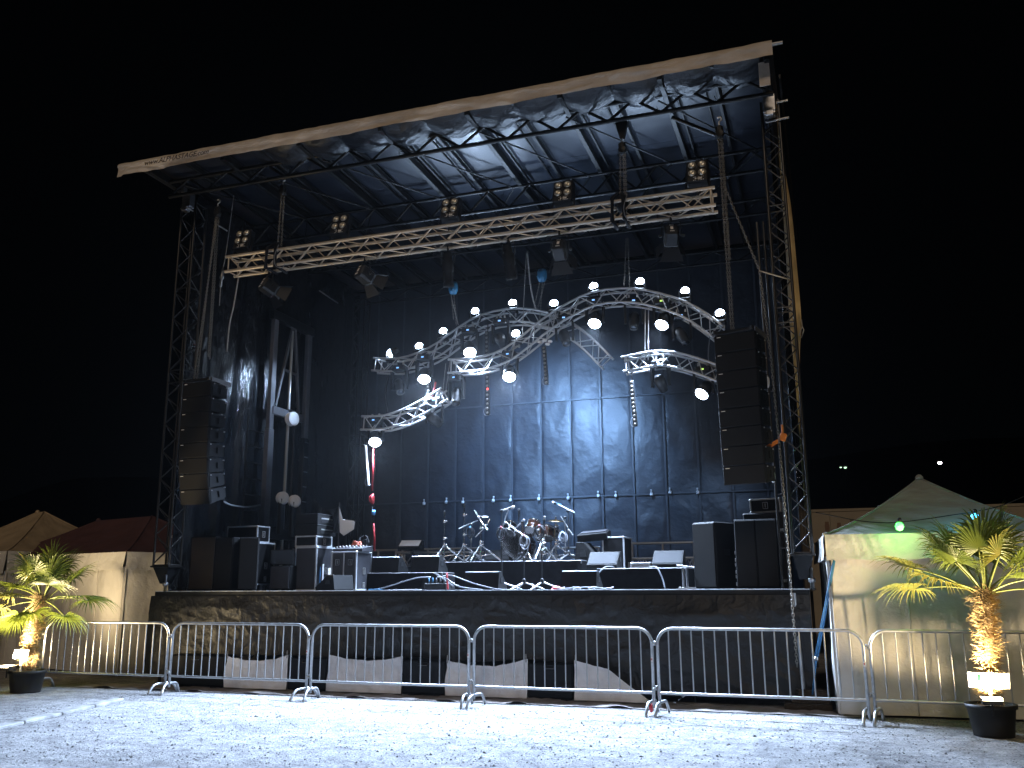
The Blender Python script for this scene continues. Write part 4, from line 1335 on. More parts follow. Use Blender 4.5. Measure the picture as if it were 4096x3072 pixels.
line_thing('wire_sling', 'pale rope sling beside the blue bags, above the curved truss crossing', [V3(-5.450,16.800,8.417),V3(-5.414,16.800,7.939),V3(-5.349,16.800,7.434),V3(-5.273,16.800,7.150)], .016, 'rope', 'sling', gw)
line_thing('wire_sling', 'wire from the roof to the hollow of the front curved truss', [V3(-5.372,16.500,8.279),V3(-5.429,16.500,7.350),V3(-5.475,16.500,6.439)], .007, 'rope', 'sling', gw)
line_thing('wire_sling', 'wire from the profile spotlight down to the rear curved truss', [V3(-7.251,16.900,8.090),V3(-7.160,16.900,7.564),V3(-7.017,16.900,7.020)], .007, 'rope', 'sling', gw)
line_thing('wire_sling', 'left of two white wires holding the low right arched truss', [V3(-2.973,16.400,6.815),V3(-3.019,16.400,5.794)], .009, 'white', 'sling', gw)
line_thing('wire_sling', 'right of two white wires holding the low right arched truss', [V3(-2.911,16.400,6.808),V3(-2.958,16.400,5.789)], .009, 'white', 'sling', gw)
line_thing('wire_sling', 'left of two thin wires holding the low left curved truss', [V3(-7.162,16.600,6.132),V3(-7.226,16.600,5.487)], .006, 'rope', 'sling', gw)
line_thing('wire_sling', 'right of two thin wires holding the low left curved truss', [V3(-7.070,16.600,6.173),V3(-7.164,16.600,5.482)], .006, 'rope', 'sling', gw)
line_thing('wire_sling', 'wire hanging from roof left of straight truss with a turnbuckle', [V3(-10.652,14.000,9.259),V3(-10.744,14.000,8.046),V3(-10.814,14.000,7.558),V3(-10.812,14.000,6.992)], .008, 'rope', 'sling', gw)
t = thing('turnbuckle', 'steel turnbuckle on the wire left of the straight front truss', 'turnbuckle', V3(-10.803,14.000,7.557))
mb = MB()
mb.lathe([(.01, -.2), (.03, -.16), (.02, -.05), (.045, 0), (.03, .06), (.015, .2)], (0, 0, 0), (.08, 0, 1), 8)
part('body', mb, 'aludull', t, True)
line_thing('drop_cable', 'pale cable hanging from the left end of the straight front truss', [V3(-10.194,13.700,7.385),V3(-10.257,13.700,6.843),V3(-10.323,13.700,6.487),V3(-10.344,13.700,5.951)], .013, 'rope', 'cable')
line_thing('drop_cable', 'bundle of dark cables hanging from the left end of rear curved truss', [V3(-8.474,16.600,5.975),V3(-8.528,16.600,5.603),V3(-8.477,16.600,5.304),V3(-8.404,16.600,4.987)], .03, 'cable', 'cable')
line_thing('drop_cable', 'thin cable loop hanging beside the right end of the front curved truss', [V3(-1.791,16.400,6.198),V3(-1.847,16.400,5.763),V3(-1.810,16.400,5.498),V3(-1.784,16.400,5.365)], .010, 'cablelight', 'cable')
line_thing('drop_cable', 'lit cable swooping from the left line array to the lift frame', [V3(-10.116,13.600,3.152), V3(-10.468,14.300,3.163), V3(-10.801,15.200,3.212), V3(-11.218,16.200,3.333), V3(-11.382,16.600,3.401)], .016, 'cablelight', 'cable')
rs = thing('red_sling', 'long red sling hanging from the low left curved truss down to the stage', 'sling', V3(-8.609,16.400,2.366))
for (a, b, m) in ((V3(-8.666,16.400,4.432), V3(-8.659,16.400,3.563), 'red'), (V3(-8.648,16.400,3.237), V3(-8.606,16.400,2.913), 'cable'), (V3(-8.606,16.400,2.913), V3(-8.568,16.400,2.365), 'red')):
    mb = MB()
    mb.tube([a, Vector(a).lerp(Vector(b), .5) + Vector((.01, 0, 0)), b], .020 if m == 'red' else .014, 8)
    wpart('webbing', mb, m, rs, True)
mb = MB()
c = Vector(V3(-8.653,16.380,3.394))
for k in range(5):
    mb.tube([c + Vector((.028 * math.cos(q) + .008 * k - .016, -.02 + .008 * k, (.06 + .012 * k) * math.sin(q))) for q in [i * .6283 for i in range(10)]], .010, 6, False, True)
wpart('bundle', mb, 'red', rs, True)
mb = MB()
mb.lathe([(.035, -.05), (.04, 0), (.035, .05)], V3(-8.603,16.380,3.123), (0, 0, 1), 10)
wpart('sleeve', mb, 'blue', rs, True)
line_thing('red_sling', 'short red sling above the right end of the low left curved truss', [V3(-7.317,16.450,5.723),V3(-7.345,16.450,5.562),V3(-7.394,16.450,5.412)], .02, 'red', 'sling')
os_ = thing('ratchet_strap', 'orange ratchet strap pulling the right line array to the mast', 'strap', V3(-0.574,13.700,3.740))
mb = MB()
a, b = Vector(V3(-0.833,13.700,3.603)), Vector(V3(-0.595,13.700,3.728))
mb.box((a + b) / 2, ((b - a).length, .008, .055), .002, (0, -math.atan2(b.z - a.z, b.x - a.x), 0))
wpart('webbing', mb, 'orange', os_)
mb = MB()
mb.box(V3(-0.533,13.700,3.779), (.10, .06, .12), .015, (0, .4, 0))
mb.box(V3(-0.533,13.700,3.875), (.03, .03, .18), .008)
wpart('wrap', mb, 'orange', os_)

# ================================================================ GEAR ON THE STAGE
def spanb(pl, pr, depth, z0=ZD):
    """from front top left/right corner points -> base centre, size"""
    w = pr[0] - pl[0]
    zt = (pl[2] + pr[2]) / 2
    return ((pl[0] + pr[0]) / 2, pl[1] + depth / 2, z0), (w, depth, zt - z0)

def cabinet(pl, pr, depth, label, z0=ZD, grille='grille', front='-y', name='subwoofer', cat='speaker', group=None, rot=0, handles=True, split=None, body='blackrough'):
    c, (w, d, h) = spanb(pl, pr, depth, z0)
    t = thing(name, label, cat, c, (0, 0, R(rot)), group)
    mb = MB()
    mb.box((0, .012, h / 2 + .01), (w, d - .024, h - .02), .014)
    part('cabinet', mb, body, t)
    n = split or 1
    for i in range(n):
        mb = MB()
        ww = w / n
        mb.box((-w / 2 + ww * (i + .5), -d / 2 + .008, h / 2 + .01), (ww - .02, .022, h - .06), .006)
        part('grille', mb, grille, t)
    mb = MB()
    for sx in (-1, 1):
        for sy in (-1, 1):
            mb.lathe([(.025, 0), (.022, .012), (0, .012)], (sx * (w / 2 - .06), sy * (d / 2 - .07), -.0), (0, 0, 1), 8)
    part('feet', mb, 'black', t)
    if handles:
        for sx in (-1, 1):
            mb = MB()
            mb.box((sx * (w / 2 + .001), 0, h * .55), (.012, .16, .09), .004)
            part('handle', mb, 'steelblack', t)
    return t

def flight_case(pl, pr, depth, label, z0=ZD, body='darklam', castors=False, panels=1, side=True, name='flight_case', rot=0, edge='edge', latch_front=False, group='flight cases on the stage', tilt=0):
    c, (w, d, h) = spanb(pl, pr, depth, z0)
    t = thing(name, label, 'flight case', c, (0, R(tilt), R(rot)), group)
    cz = .11 if castors else .0
    hh = h - cz
    mb = MB()
    mb.box((0, 0, cz + hh / 2), (w - .012, d - .012, hh - .012), .004)
    part('body', mb, body, t)
    e = .028
    mb = MB()
    for sx in (-1, 1):
        for sy in (-1, 1):
            mb.box((sx * (w / 2 - e / 2), sy * (d / 2 - e / 2), cz + hh / 2), (e, e, hh - .002), .003)
    for sz in (0, 1):
        z = cz + e / 2 + sz * (hh - e)
        for sy in (-1, 1):
            mb.box((0, sy * (d / 2 - e / 2 - .001), z), (w - .004, e, e), .003)
        for sx in (-1, 1):
            mb.box((sx * (w / 2 - e / 2 - .001), 0, z), (e, d - .004, e), .003)
    part('edge_frame', mb, edge, t)
    for sx in (-1, 1):
        for sy in (-1, 1):
            for sz in (0, 1):
                cpart('corner', 'fc_corner', lambda m: m.lathe([(0, -.026), (.022, -.018), (.03, 0), (.022, .018), (0, .026)], (0, 0, 0), (0, 0, 1), 8), 'alu', t, True,
                      (sx * (w / 2 - .018), sy * (d / 2 - .018), cz + .018 + sz * (hh - .036)))
    for i in range(1, panels):
        mb = MB()
        mb.box((-w / 2 + w * i / panels, -d / 2 + .002, cz + hh / 2), (.024, .016, hh - .06), .003)
        part('divider', mb, edge, t)
    def recess(cx, cy, cz_, axis, s=.06):
        m = MB()
        for k in (-1, 1):
            if axis == 'x':
                m.box((cx, cy + k * s * .75, cz_), (.012, .012, s * 2), .002)
                m.box((cx, cy, cz_ + k * s), (.012, s * 1.6, .012), .002)
            else:
                m.box((cx + k * s * .75, cy, cz_), (.012, .012, s * 2), .002)
                m.box((cx, cy, cz_ + k * s), (s * 1.6, .012, .012), .002)
        if axis == 'x':
            m.box((cx, cy, cz_), (.006, .02, s * 1.3), .001)
        else:
            m.box((cx, cy, cz_), (.02, .006, s * 1.3), .001)
        return m
    s = min(.055, hh * .25)
    part('latch', recess(w / 2 + .001, 0, cz + hh * (.5 if hh < .8 else .45), 'x', s), 'alu', t)
    if hh > .55:
        part('latch', recess(w / 2 + .001, 0, cz + hh * .14, 'x', s * .8), 'alu', t)
    if latch_front:
        for i in range(panels):
            x = -w / 2 + w * (i + .5) / panels
            for z in ((.72, .28) if hh > .4 else (.5,)):
                part('latch', recess(x, -d / 2 - .001, cz + hh * z, 'y', min(.05, hh * .22)), 'aludull', t)
    if castors:
        for sx in (-1, 1):
            for sy in (-1, 1):
                cpart('castor', 'fc_castor', lambda m: (m.tube([(-.018, 0, .045), (.018, 0, .045)], .045, 12), m.box((0, 0, .1), (.06, .07, .02), .003), m.box((.026, 0, .07), (.006, .03, .06), 0), m.box((-.026, 0, .07), (.006, .03, .06), 0)), 'aludull', t, False,
                      (sx * (w / 2 - .07), sy * (d / 2 - .07), 0))
    return t

def wedge(pl, pr, label, z0, rot=0, depth=.46, grille='grille', group='floor monitor wedges', hmul=1.0):
    """floor monitor: slanted grille faces local -y at rot 0"""
    c, (w, d, h) = spanb(pl, pr, depth, z0)
    h *= hmul
    t = thing('monitor_wedge', label, 'floor monitor', (c[0], c[1], z0), (0, 0, R(rot)), group)
    prof = [(-d * .46, .0), (-d * .5, h * .22), (d * .06, h), (d * .32, h), (d * .40, h * .12), (d * .39, 0)]
    mb = MB()
    mb.prism([(-w / 2, y, z) for y, z in prof], (w, 0, 0))
    part('cabinet', mb, 'blackrough', t)
    y0, z0_, y1, z1 = -d * .5, h * .22, d * .06, h
    ny, nz_ = -(z1 - z0_), (y1 - y0)
    l = math.hypot(ny, nz_)
    ny, nz_ = ny / l * .008, nz_ / l * .008
    mb = MB()
    a, b = .06, .94
    mb.prism([(-w / 2 + .02, lerp(y0, y1, a), lerp(z0_, z1, a)), (w / 2 - .02, lerp(y0, y1, a), lerp(z0_, z1, a)), (w / 2 - .02, lerp(y0, y1, b), lerp(z0_, z1, b)), (-w / 2 + .02, lerp(y0, y1, b), lerp(z0_, z1, b))], (0, ny, nz_))
    part('grille', mb, grille, t)
    if rot == 180:
        mb = MB()
        mb.box((0, d * .32, h - .004), (w - .01, .014, .014), .002, (R(45), 0, 0))  # pale strip stands in for light caught on the top chamfer
        part('edge_glint', mb, 'edge', t)
    for s in (-1, 1):
        mb = MB()
        mb.prism([(s * w / 2, -.04 * d, h * .42), (s * w / 2, .2 * d, h * .42), (s * w / 2, .16 * d, h * .68), (s * w / 2, 0, h * .68)], (s * .008, 0, 0))
        part('side_handle', mb, 'steelblack', t)
        mb = MB()
        mb.box((s * (w / 2 - .01), d * .19, h + .001), (.02, d * .25, .006), .001)
        part('edge_strip', mb, 'aludull', t)
    return t

def riser(pl, pr, depth, label, group='black covered risers'):
    c, (w, d, h) = spanb(pl, pr, depth)
    t = thing('riser', label, 'riser', c, group=group)
    mb = MB()
    mb.box((0, 0, h - .03), (w, d, .06), .006)
    part('deck', mb, 'deck', t)
    for (sx, sy) in ((-1, -1), (1, -1), (1, 1), (-1, 1)):
        wrod_ = rod('leg', (sx * (w / 2 - .08), sy * (d / 2 - .08), 0), (sx * (w / 2 - .08), sy * (d / 2 - .08), h - .06), .025, 'aludark', t)
    per = 2 * (w + d)
    def cl(u, v):
        s = u * per
        if s < w:
            x, y, nx, ny = -w / 2 + s, -d / 2, 0, -1
        elif s < w + d:
            x, y, nx, ny = w / 2, -d / 2 + (s - w), 1, 0
        elif s < 2 * w + d:
            x, y, nx, ny = w / 2 - (s - w - d), d / 2, 0, 1
        else:
            x, y, nx, ny = -w / 2, d / 2 - (s - 2 * w - d), -1, 0
        o = .006 + (1 - v) * .02 * (1 + nz(s * 6, 3, c[0])) 
        return (x + nx * o, y + ny * o, lerp(.004, h - .012, v))
    mb = MB()
    mb.grid(cl, int(per * 14), 4)
    part('cloth_skirt', mb, 'blackcloth', t, True)
    return t, (c, w, d, h)

# left side ---------------------------------------------------------------
cabinet(V3(-11.439,14.450,2.613), V3(-10.884,14.450,2.601), .75, 'tall black speaker cabinet at far left of stage, warm light painted brown on its front', grille='warmlitlam', group='tall bass cabinets at the left', cat='speaker')
cabinet(V3(-10.873,14.450,2.593), V3(-10.493,14.450,2.584), .75, 'tall black bass cabinet beside the brown fronted one at far left', group='tall bass cabinets at the left')
cabinet(V3(-10.442,14.450,2.583), V3(-10.098,14.450,2.576), .42, 'tall black bass cabinet in front of the upright flight case at left', group='tall bass cabinets at the left', rot=33)
flight_case(V3(-10.654,15.000,2.518), V3(-10.331,15.000,2.511), .60, 'upright flight case on castors at far left, its metal edged side lit', castors=True)
fcz = spanb(V3(-10.654,15.000,2.518), V3(-10.331,15.000,2.511), .6)[1][2] + ZD
flight_case((V3(-11.135,15.120,2.846)[0], 15.12, V3(-11.135,15.120,2.846)[2]), V3(-10.434,15.120,2.828), .42, 'wide black flight case lying on top of the upright case at far left', z0=fcz)
gr = thing('guard_rail', 'bright metal guard rail end at the far left edge of stage', 'guard rail', V3(-12.878,15.600,2.692)[:2] + (ZD,), group='guard rails round the stage')
for (a, b) in ((V3(-12.879,15.600,2.701), V3(-12.566,15.600,2.685)), (V3(-12.884,15.600,2.148), V3(-12.563,15.600,2.144)), (V3(-12.879,15.600,2.701), (V3(-12.879,15.600,2.701)[0], 15.6, ZD)), (V3(-11.605,15.750,2.681), V3(-11.348,15.750,2.657))):
    wrod('rail', a, b, .026, 'alu', gr)
t = thing('monitor_screen', 'flat black screen on a dark case between the cases at left', 'screen', V3(-9.968,15.300,2.088))
c, (w, d, h) = spanb(V3(-10.245,15.300,2.381), V3(-9.728,15.300,2.372), .08, V3(-9.968,15.300,2.088)[2])
t.location = c
mb = MB(); mb.box((0, 0, h / 2), (w, .06, h), .008); part('panel', mb, 'black', t)
mb = MB(); mb.box((0, -.032, h / 2), (w - .03, .004, h - .03), .001); part('glass', mb, 'lensdark', t)
cabinet(V3(-10.158,15.200,2.071), V3(-9.729,15.200,2.066), .55, 'low grey fronted case under the black screen at left', grille='laminate', name='equipment_case', cat='case', group=None, handles=False)
# rack stack
rk = flight_case(V3(-9.785,15.450,2.432), V3(-9.304,15.450,2.423), .70, 'tall dark rack case whose lit side carries a white label strip', body='laminate', edge='edge')
c, (w, d, h) = spanb(V3(-9.785,15.450,2.432), V3(-9.304,15.450,2.423), .70)
for (y, z, sy, sz, m) in ((-.10, .30, .06, .40, 'white'), (.18, .26, .18, .34, 'label'), (-.20, .28, .03, .34, 'blue')):
    mb = MB(); mb.box((w / 2 + .002, y, z), (.008, sy, sz), .002); part('label_strip', mb, m, rk)
z1 = ZD + h
flight_case(V3(-9.828,15.500,2.648), V3(-9.354,15.500,2.637), .60, 'low case with one big latch on top of the tall rack case', z0=z1)
z2 = V3(-9.828,15.500,2.648)[2]
for i in range(2):
    zz0, zz1 = lerp(z2, V3(-9.851,15.500,3.069)[2], i / 2), lerp(z2, V3(-9.851,15.500,3.069)[2], (i + 1) / 2)
    pl, pr = V3(-9.842,15.500,2.889), V3(-9.345,15.500,2.876)
    t = thing('amplifier_rack', 'black amplifier unit %s in the pair on top of the rack cases' % ('lower' if i == 0 else 'upper'), 'amplifier', ((pl[0] + pr[0]) / 2, 15.85, zz0), group='amplifier units stacked at left')
    w, h = pr[0] - pl[0], zz1 - zz0
    mb = MB(); mb.box((0, 0, h / 2), (w, .70, h - .006), .008); part('case', mb, 'blackrough', t)
    mb = MB(); mb.box((w / 2 + .003, .02, h * .55), (.010, .46, .025), .003); part('handle', mb, 'alu', t)
    mb = MB(); mb.box((w / 2 + .003, -.02, h * .30), (.008, .40, .05), .002); part('slot', mb, 'black', t)
    mb = MB(); mb.box((w / 2, 0, h - .008), (.012, .69, .010), .001); part('edge_strip', mb, 'aludull', t)
fc2 = flight_case(V3(-8.871,15.250,2.322), V3(-8.332,15.250,2.313), .60, 'double door grey flight case facing front at the left, cables on top', body='laminate', panels=2, latch_front=True, edge='edge')
c2, (w2, d2, h2) = spanb(V3(-8.871,15.250,2.322), V3(-8.332,15.250,2.313), .60)
t = thing('mixing_desk', 'small mixing desk on the double door flight case', 'mixing desk', (c2[0] + .03, c2[1] - .05, ZD + h2))
mb = MB(); mb.prism([(-.30, -.20, 0), (-.30, .22, 0), (-.30, .22, .11), (-.30, -.20, .05)], (.62, 0, 0)); part('case', mb, 'laminate', t)
mb = MB()
for i in range(8):
    for j in range(3):
        mb.box((-.25 + i * .072, -.13 + j * .11, .085 + j * .016), (.02, .02, .022), .004)
part('knobs', mb, 'white', t)
t = thing('cable_coil', 'reddish cable coil lying on the small mixing desk', 'cable', (c2[0] + .05, c2[1] + .08, ZD + h2 + .115))
mb = MB()
for k in range(4):
    mb.tube([(math.cos(q) * (.10 - .012 * k), math.sin(q) * .08, .02 + .018 * k + .012 * math.sin(3 * q)) for q in [i * .5236 for i in range(12)]], .010, 6, False, True)
M['cablered'] = mat('orange_red_cable', (.5, .10, .05), .5)
part('coil', mb, 'cablered', t, True)
t = thing('cable_coil', 'black cable coil behind the reddish one on the flight case', 'cable', (c2[0] + .12, c2[1] + .22, ZD + h2 + .12))
mb = MB()
for k in range(5):
    mb.tube([(math.cos(q) * (.12 - .01 * k), .05 * math.sin(q), .06 + .02 * k + .05 * math.sin(q)) for q in [i * .5236 for i in range(12)]], .010, 6, False, True)
part('coil', mb, 'cable', t, True)
# folded cloth and dark flag cloth on a stand behind the cases
pb = Vector(V3(-8.948,15.750,2.349))
t = thing('folded_cloth', 'white cloth folded over a thin stand behind the flight cases', 'cloth', (pb.x, pb.y, ZD))
wrod('stand', (pb.x - .06, pb.y, ZD), V3(-9.028,15.750,3.288), .012, 'aludark', t)
V = [Vector(V3(-9.007,15.700,3.202)), Vector(V3(-8.902,15.660,2.946)), Vector(V3(-8.616,15.620,2.908)), Vector(V3(-8.619,15.600,2.758)), Vector(V3(-8.847,15.620,2.641)), Vector(V3(-8.942,15.660,2.698)), Vector(V3(-8.889,15.950,2.901)), Vector(V3(-9.005,15.950,2.968))]
mb = MB()
mb.add(V, [(0, 1, 4, 5), (1, 2, 3, 4), (1, 7, 6, 2), (2, 6, 3)])
mb.add([v + Vector((0, .03, -.012)) for v in V], [(5, 4, 1, 0), (4, 3, 2, 1)])
wpart('fabric', mb, 'white', t)
t = thing('dark_tarp', 'dark triangular tarpaulin corner pulled down behind the amplifiers', 'tarpaulin', V3(-9.126,16.000,2.721))
A, B, C_ = Vector(V3(-9.961,16.300,3.452)), Vector(V3(-9.084,15.850,3.253)), Vector(V3(-9.060,15.850,2.693))
D_ = Vector(V3(-9.776,16.300,2.752))
mb = MB()
mb.grid(lambda u, v: A.lerp(B, u).lerp(D_.lerp(C_, u), v) + Vector((0, .07 * math.sin(u * 9 + v * 3), .16 * math.sin(u * math.pi) * -(1 - v))), 14, 10)
wpart('fabric', mb, 'pvc', t, True)
wedge(V3(-8.606,14.300,1.875), V3(-8.098,14.300,1.870), 'dark floor wedge at left, its tapered side facing the audience', ZD, 258, .50)

# rear guard rails -------------------------------------------------------
def guard_rail(x0, x1, y, ztop, label, nposts=3, mid=True):
    t = thing('guard_rail', label, 'guard rail', ((x0 + x1) / 2, y, ZD), group='guard rails round the stage')
    wrod('rail', (x0, y, ztop), (x1, y, ztop), .024, 'alu', t)
    if mid:
        wrod('rail', (x0, y, ZD + (ztop - ZD) * .36), (x1, y, ZD + (ztop - ZD) * .36), .024, 'alu', t)
    for i in range(nposts):
        x = lerp(x0 + .03, x1 - .03, i / (nposts - 1))
        wrod('post', (x, y + .001, ZD), (x, y + .001, ztop), .024, 'alu', t)
guard_rail(V3(-10.092,18.600,2.456)[0], V3(-9.151,18.600,2.441)[0], 18.6, V3(-9.590,18.600,2.468)[2], 'metal guard rail behind the left wedges', 3)
guard_rail(V3(-9.195,18.900,2.493)[0], V3(-7.250,18.900,2.459)[0], 18.9, V3(-8.247,18.900,2.487)[2], 'long metal guard rail behind the left drum stands', 4)
guard_rail(V3(-5.604,19.000,2.464)[0], V3(-4.604,19.000,2.446)[0], 19.0, V3(-5.069,19.000,2.464)[2], 'metal guard rail behind the drum kit at right', 3)
guard_rail(V3(-3.863,18.600,2.493)[0], V3(-2.548,18.600,2.468)[0], 18.6, V3(-3.216,18.600,2.508)[2], 'metal guard rail at the rear right beside the subwoofers', 3, False)
box_truss('spare_truss', 'short aluminium truss standing behind the right risers', [Vector(V3(-3.816,18.300,2.040)), Vector(V3(-2.545,18.300,2.043))], .30, .024, 8, 'alu', .012)
box_truss('spare_truss', 'brightly lit aluminium truss lying behind the left drum stands', [Vector(V3(-8.936,18.400,2.260)), Vector(V3(-7.016,18.400,2.233))], .28, .026, 8, 'alu', .012)

# risers -----------------------------------------------------------------
r1, R1 = riser(V3(-8.564,15.700,1.932), V3(-6.798,15.700,1.916), 1.6, 'low black skirted riser at left under two wedges')
r2, R2 = riser(V3(-7.061,16.300,2.144), V3(-4.302,16.300,2.107), 2.2, 'large black skirted drum riser in the middle of the stage')
r3, R3 = riser(V3(-3.871,15.700,1.960), V3(-2.308,15.700,1.959), 1.6, 'low black skirted riser at right under two grey wedges')
z1, z2, z3 = ZD + R1[3], ZD + R2[3], ZD + R3[3]
wedge(V3(-8.314,15.750,2.225), V3(-7.746,15.750,2.217), 'black wedge on the left riser, left of two', z1, 180, .50)
wedge(V3(-7.487,15.750,2.230), V3(-6.918,15.750,2.221), 'black wedge on the left riser, right of two', z1, 180, .50)
wedge(V3(-4.073,15.800,2.261), V3(-3.540,15.800,2.252), 'grey fronted wedge on the right riser, left of two', z3, 0, .50, 'greygrille')
wedge(V3(-2.921,15.800,2.265), V3(-2.404,15.800,2.256), 'grey fronted wedge on the right riser, right of two', z3, 0, .50, 'greygrille')
wedge(V3(-5.827,14.350,1.905), V3(-5.226,14.350,1.899), 'black wedge at the stage edge left of the front mic stands, top glint painted', ZD, 180, .48)
wedge(V3(-4.137,14.350,1.903), V3(-3.562,14.350,1.898), 'black wedge at the stage edge right of the front mic stands, top glint painted', ZD, 180, .48)
wedge(V3(-4.489,16.600,2.465), V3(-4.125,16.600,2.458), 'dark wedge at the right end of the drum riser, gabled side forward', z2 - .12, 82, .55)
wedge(V3(-6.598,17.200,2.414), V3(-6.107,17.200,2.406), 'pale lit wedge lying behind the left side of the drum kit', z2, 14, .55, 'greygrille', hmul=.9)
wp = wedge(V3(-8.665,17.600,2.640), V3(-8.191,17.600,2.630), 'wedge on the rear rail at left, bright light painted as a white grille', V3(-8.661,17.600,2.456)[2], 8, .40, 'white')  # white grille stands in for strong light on the slanted top
t = thing('speaker_pole', 'short pole stand under the wedge with light painted white', 'stand', (wp.location.x, 17.85, ZD))
rod('pole', (0, 0, 0), (0, 0, wp.location.z - ZD - .02), .03, 'aludark', t)
mb = MB(); mb.box((0, 0, wp.location.z - ZD - .012), (.4, .36, .02), .004); part('plate', mb, 'black', t)
for k in range(3):
    a = k * 2.094
    rod('leg', (0, 0, .25), (.35 * math.cos(a), .35 * math.sin(a), .01), .014, 'aludark', t)
# side view wedge by the stage edge and stage box
wedge(V3(-6.707,14.700,1.902), V3(-6.496,14.700,1.900), 'small grey sided wedge at the stage edge beside the stage box', ZD, 96, .62, 'black')
sb = Vector(V3(-6.252,14.250,1.718))
t = thing('stage_box', 'small black stage box with blue plugs at the stage edge', 'stage box', (sb.x, 14.25, ZD))
mb = MB(); mb.box((0, 0, .06), (.40, .22, .12), .012); part('case', mb, 'black', t)
for i in range(5):
    mb = MB(); mb.tube([(-.15 + i * .07, -.02, .12), (-.15 + i * .07, -.02, .21)], .014, 8); part('plug', mb, 'bluebag' if i < 2 else 'cablelight', t, True)
def floor_cable(label, pts, m, r=.011, name='floor_cable'):
    t = thing(name, label, 'cable', pts[0], group='cables lying along the stage edge')
    mb = MB(); mb.tube(spline(pts, 6), r, 6); wpart('strand', mb, m, t, True)
floor_cable('pale cable looping left from the stage box over the stage edge', [(sb.x - .1, 14.2, 1.82), (sb.x - .35, 14.1, 1.80), (sb.x - .75, 14.0, 1.68), (sb.x - 1.0, 14.0, 1.615), (sb.x - .7, 13.98, 1.612), (sb.x - .2, 14.05, 1.612)], 'cablelight')
floor_cable('pale cable arching right from the stage box to the stage edge', [(sb.x + .05, 14.25, 1.82), (sb.x + .3, 14.15, 1.84), (sb.x + .7, 14.05, 1.72), (sb.x + 1.15, 14.0, 1.62), (sb.x + 1.5, 14.0, 1.612)], 'cablelight')
floor_cable('second pale cable arching right from the stage box', [(sb.x, 14.25, 1.82), (sb.x + .2, 14.12, 1.80), (sb.x + .5, 14.0, 1.66), (sb.x + .9, 13.99, 1.612)], 'cablelight')
floor_cable('short red cable standing beside the stage box', [(sb.x + .21, 14.15, 1.88), (sb.x + .23, 14.12, 1.76), (sb.x + .25, 14.1, 1.615)], 'red', .016)
floor_cable('blue cable end lying on the stage edge left of the stage box', [(sb.x - 1.15, 13.98, 1.613), (sb.x - 1.0, 13.97, 1.62), (sb.x - .85, 13.98, 1.613)], 'bluebag', .014)
floor_cable('coil of pale cable on the stage edge left of the right subwoofers', [(lerp(-4.2, -3.3, i / 24) + .12 * math.sin(i * .9), 14.12 + .10 * math.cos(i * .9), 1.62 + .012 * (i % 3)) for i in range(25)], 'cablelight')
floor_cable('pale cable arching over the front of the right riser at its left', [(-3.55, 15.9, z3 + .02), (-3.7, 15.62, z3 + .02), (-3.85, 15.55, z3 - .15), (-3.9, 15.5, 1.62)], 'cablelight', .012)
floor_cable('pale cable hanging over the front of the right riser in its middle', [(-2.95, 15.8, z3 + .02), (-2.8, 15.62, z3 + .0), (-2.7, 15.55, z3 - .2), (-2.66, 15.5, 1.62)], 'cablelight', .012)
t = thing('red_rag', 'crumpled red rag on the stage edge beside the right front wedge', 'rag', (V3(-4.130,14.100,1.649)[0], 14.1, 1.602))
mb = MB()
mb.lathe([(.10, 0), (.075, .025), (.085, .035), (.03, .06), (0, .05)], (0, 0, 0), (.1, 0, 1), 9)
part('cloth', mb, 'redstrong', t)
# right side --------------------------------------------------------------
flight_case(V3(-4.054,16.900,2.573), V3(-3.628,16.900,2.564), .7, 'tall dark flight case standing behind the grey wedges at right', edge='edge', latch_front=False)
t = thing('keyboard_panel', 'dark flat panel lying tilted behind the drum riser at right', 'panel', V3(-4.231,17.000,2.590))
mb = MB(); mb.box((0, 0, 0), (.58, .35, .14), .01, (R(12), R(-4), 0)); part('body', mb, 'blackrough', t)
mb = MB(); mb.box((.0, .02, .085), (.5, .25, .02), .004, (R(12), R(-4), 0)); part('top_plate', mb, 'laminate', t)
for s in (-1, 1):
    rod('leg', (s * .2, 0, -.06), (s * .2, .05, ZD - V3(-4.231,17.000,2.590)[2]), .018, 'aludark', t)
flight_case(V3(-3.323,15.950,2.062), V3(-2.981,15.950,2.057), .35, 'small flat silver case lying on the right riser', z0=z3, body='aludull')
sa = cabinet(V3(-1.959,14.750,2.655), V3(-1.526,14.750,2.643), .62, 'tall black subwoofer turned corner forward at right', rot=-30, group='tall subwoofers at the right')
sb2 = cabinet(V3(-1.380,14.450,2.662), V3(-0.747,14.450,2.645), .70, 'tallest black subwoofer at far right, facing front squarely', group='tall subwoofers at the right', split=2)
c, (w, d, h) = spanb(V3(-1.380,14.450,2.662), V3(-0.747,14.450,2.645), .70)
for z in (h * .84, h * .12):
    mb = MB(); mb.box((w / 2 + .05, -.1, z), (.10, .16, .05), .012); part('corner_wheel', mb, 'alu', sb2)
mb = MB(); mb.tube([(w / 2 + .02, -.15, h * .7), (w / 2 + .05, -.15, h * .68), (w / 2 + .05, -.15, h * .25), (w / 2 + .02, -.15, h * .23)], .014, 8); part('grab_bar', mb, 'steelblack', sb2, True)
for s in (V3(-1.394,14.450,2.663)[0],):
    mb = MB()
    for i in range(6):
        mb.box((-w / 2 - .006, -d / 2 + .02, .08 + i * .09 + .02 * (i % 2)), (.01, .02, .05), .002)
    part('edge_clips', mb, 'alu', sb2)
pt = Vector(V3(-1.195,15.350,2.815))
t = thing('case_dolly', 'black stack of covered cases behind the tallest right subwoofer', 'case', (V3(-0.956,15.600,2.811)[0], 15.6, ZD))
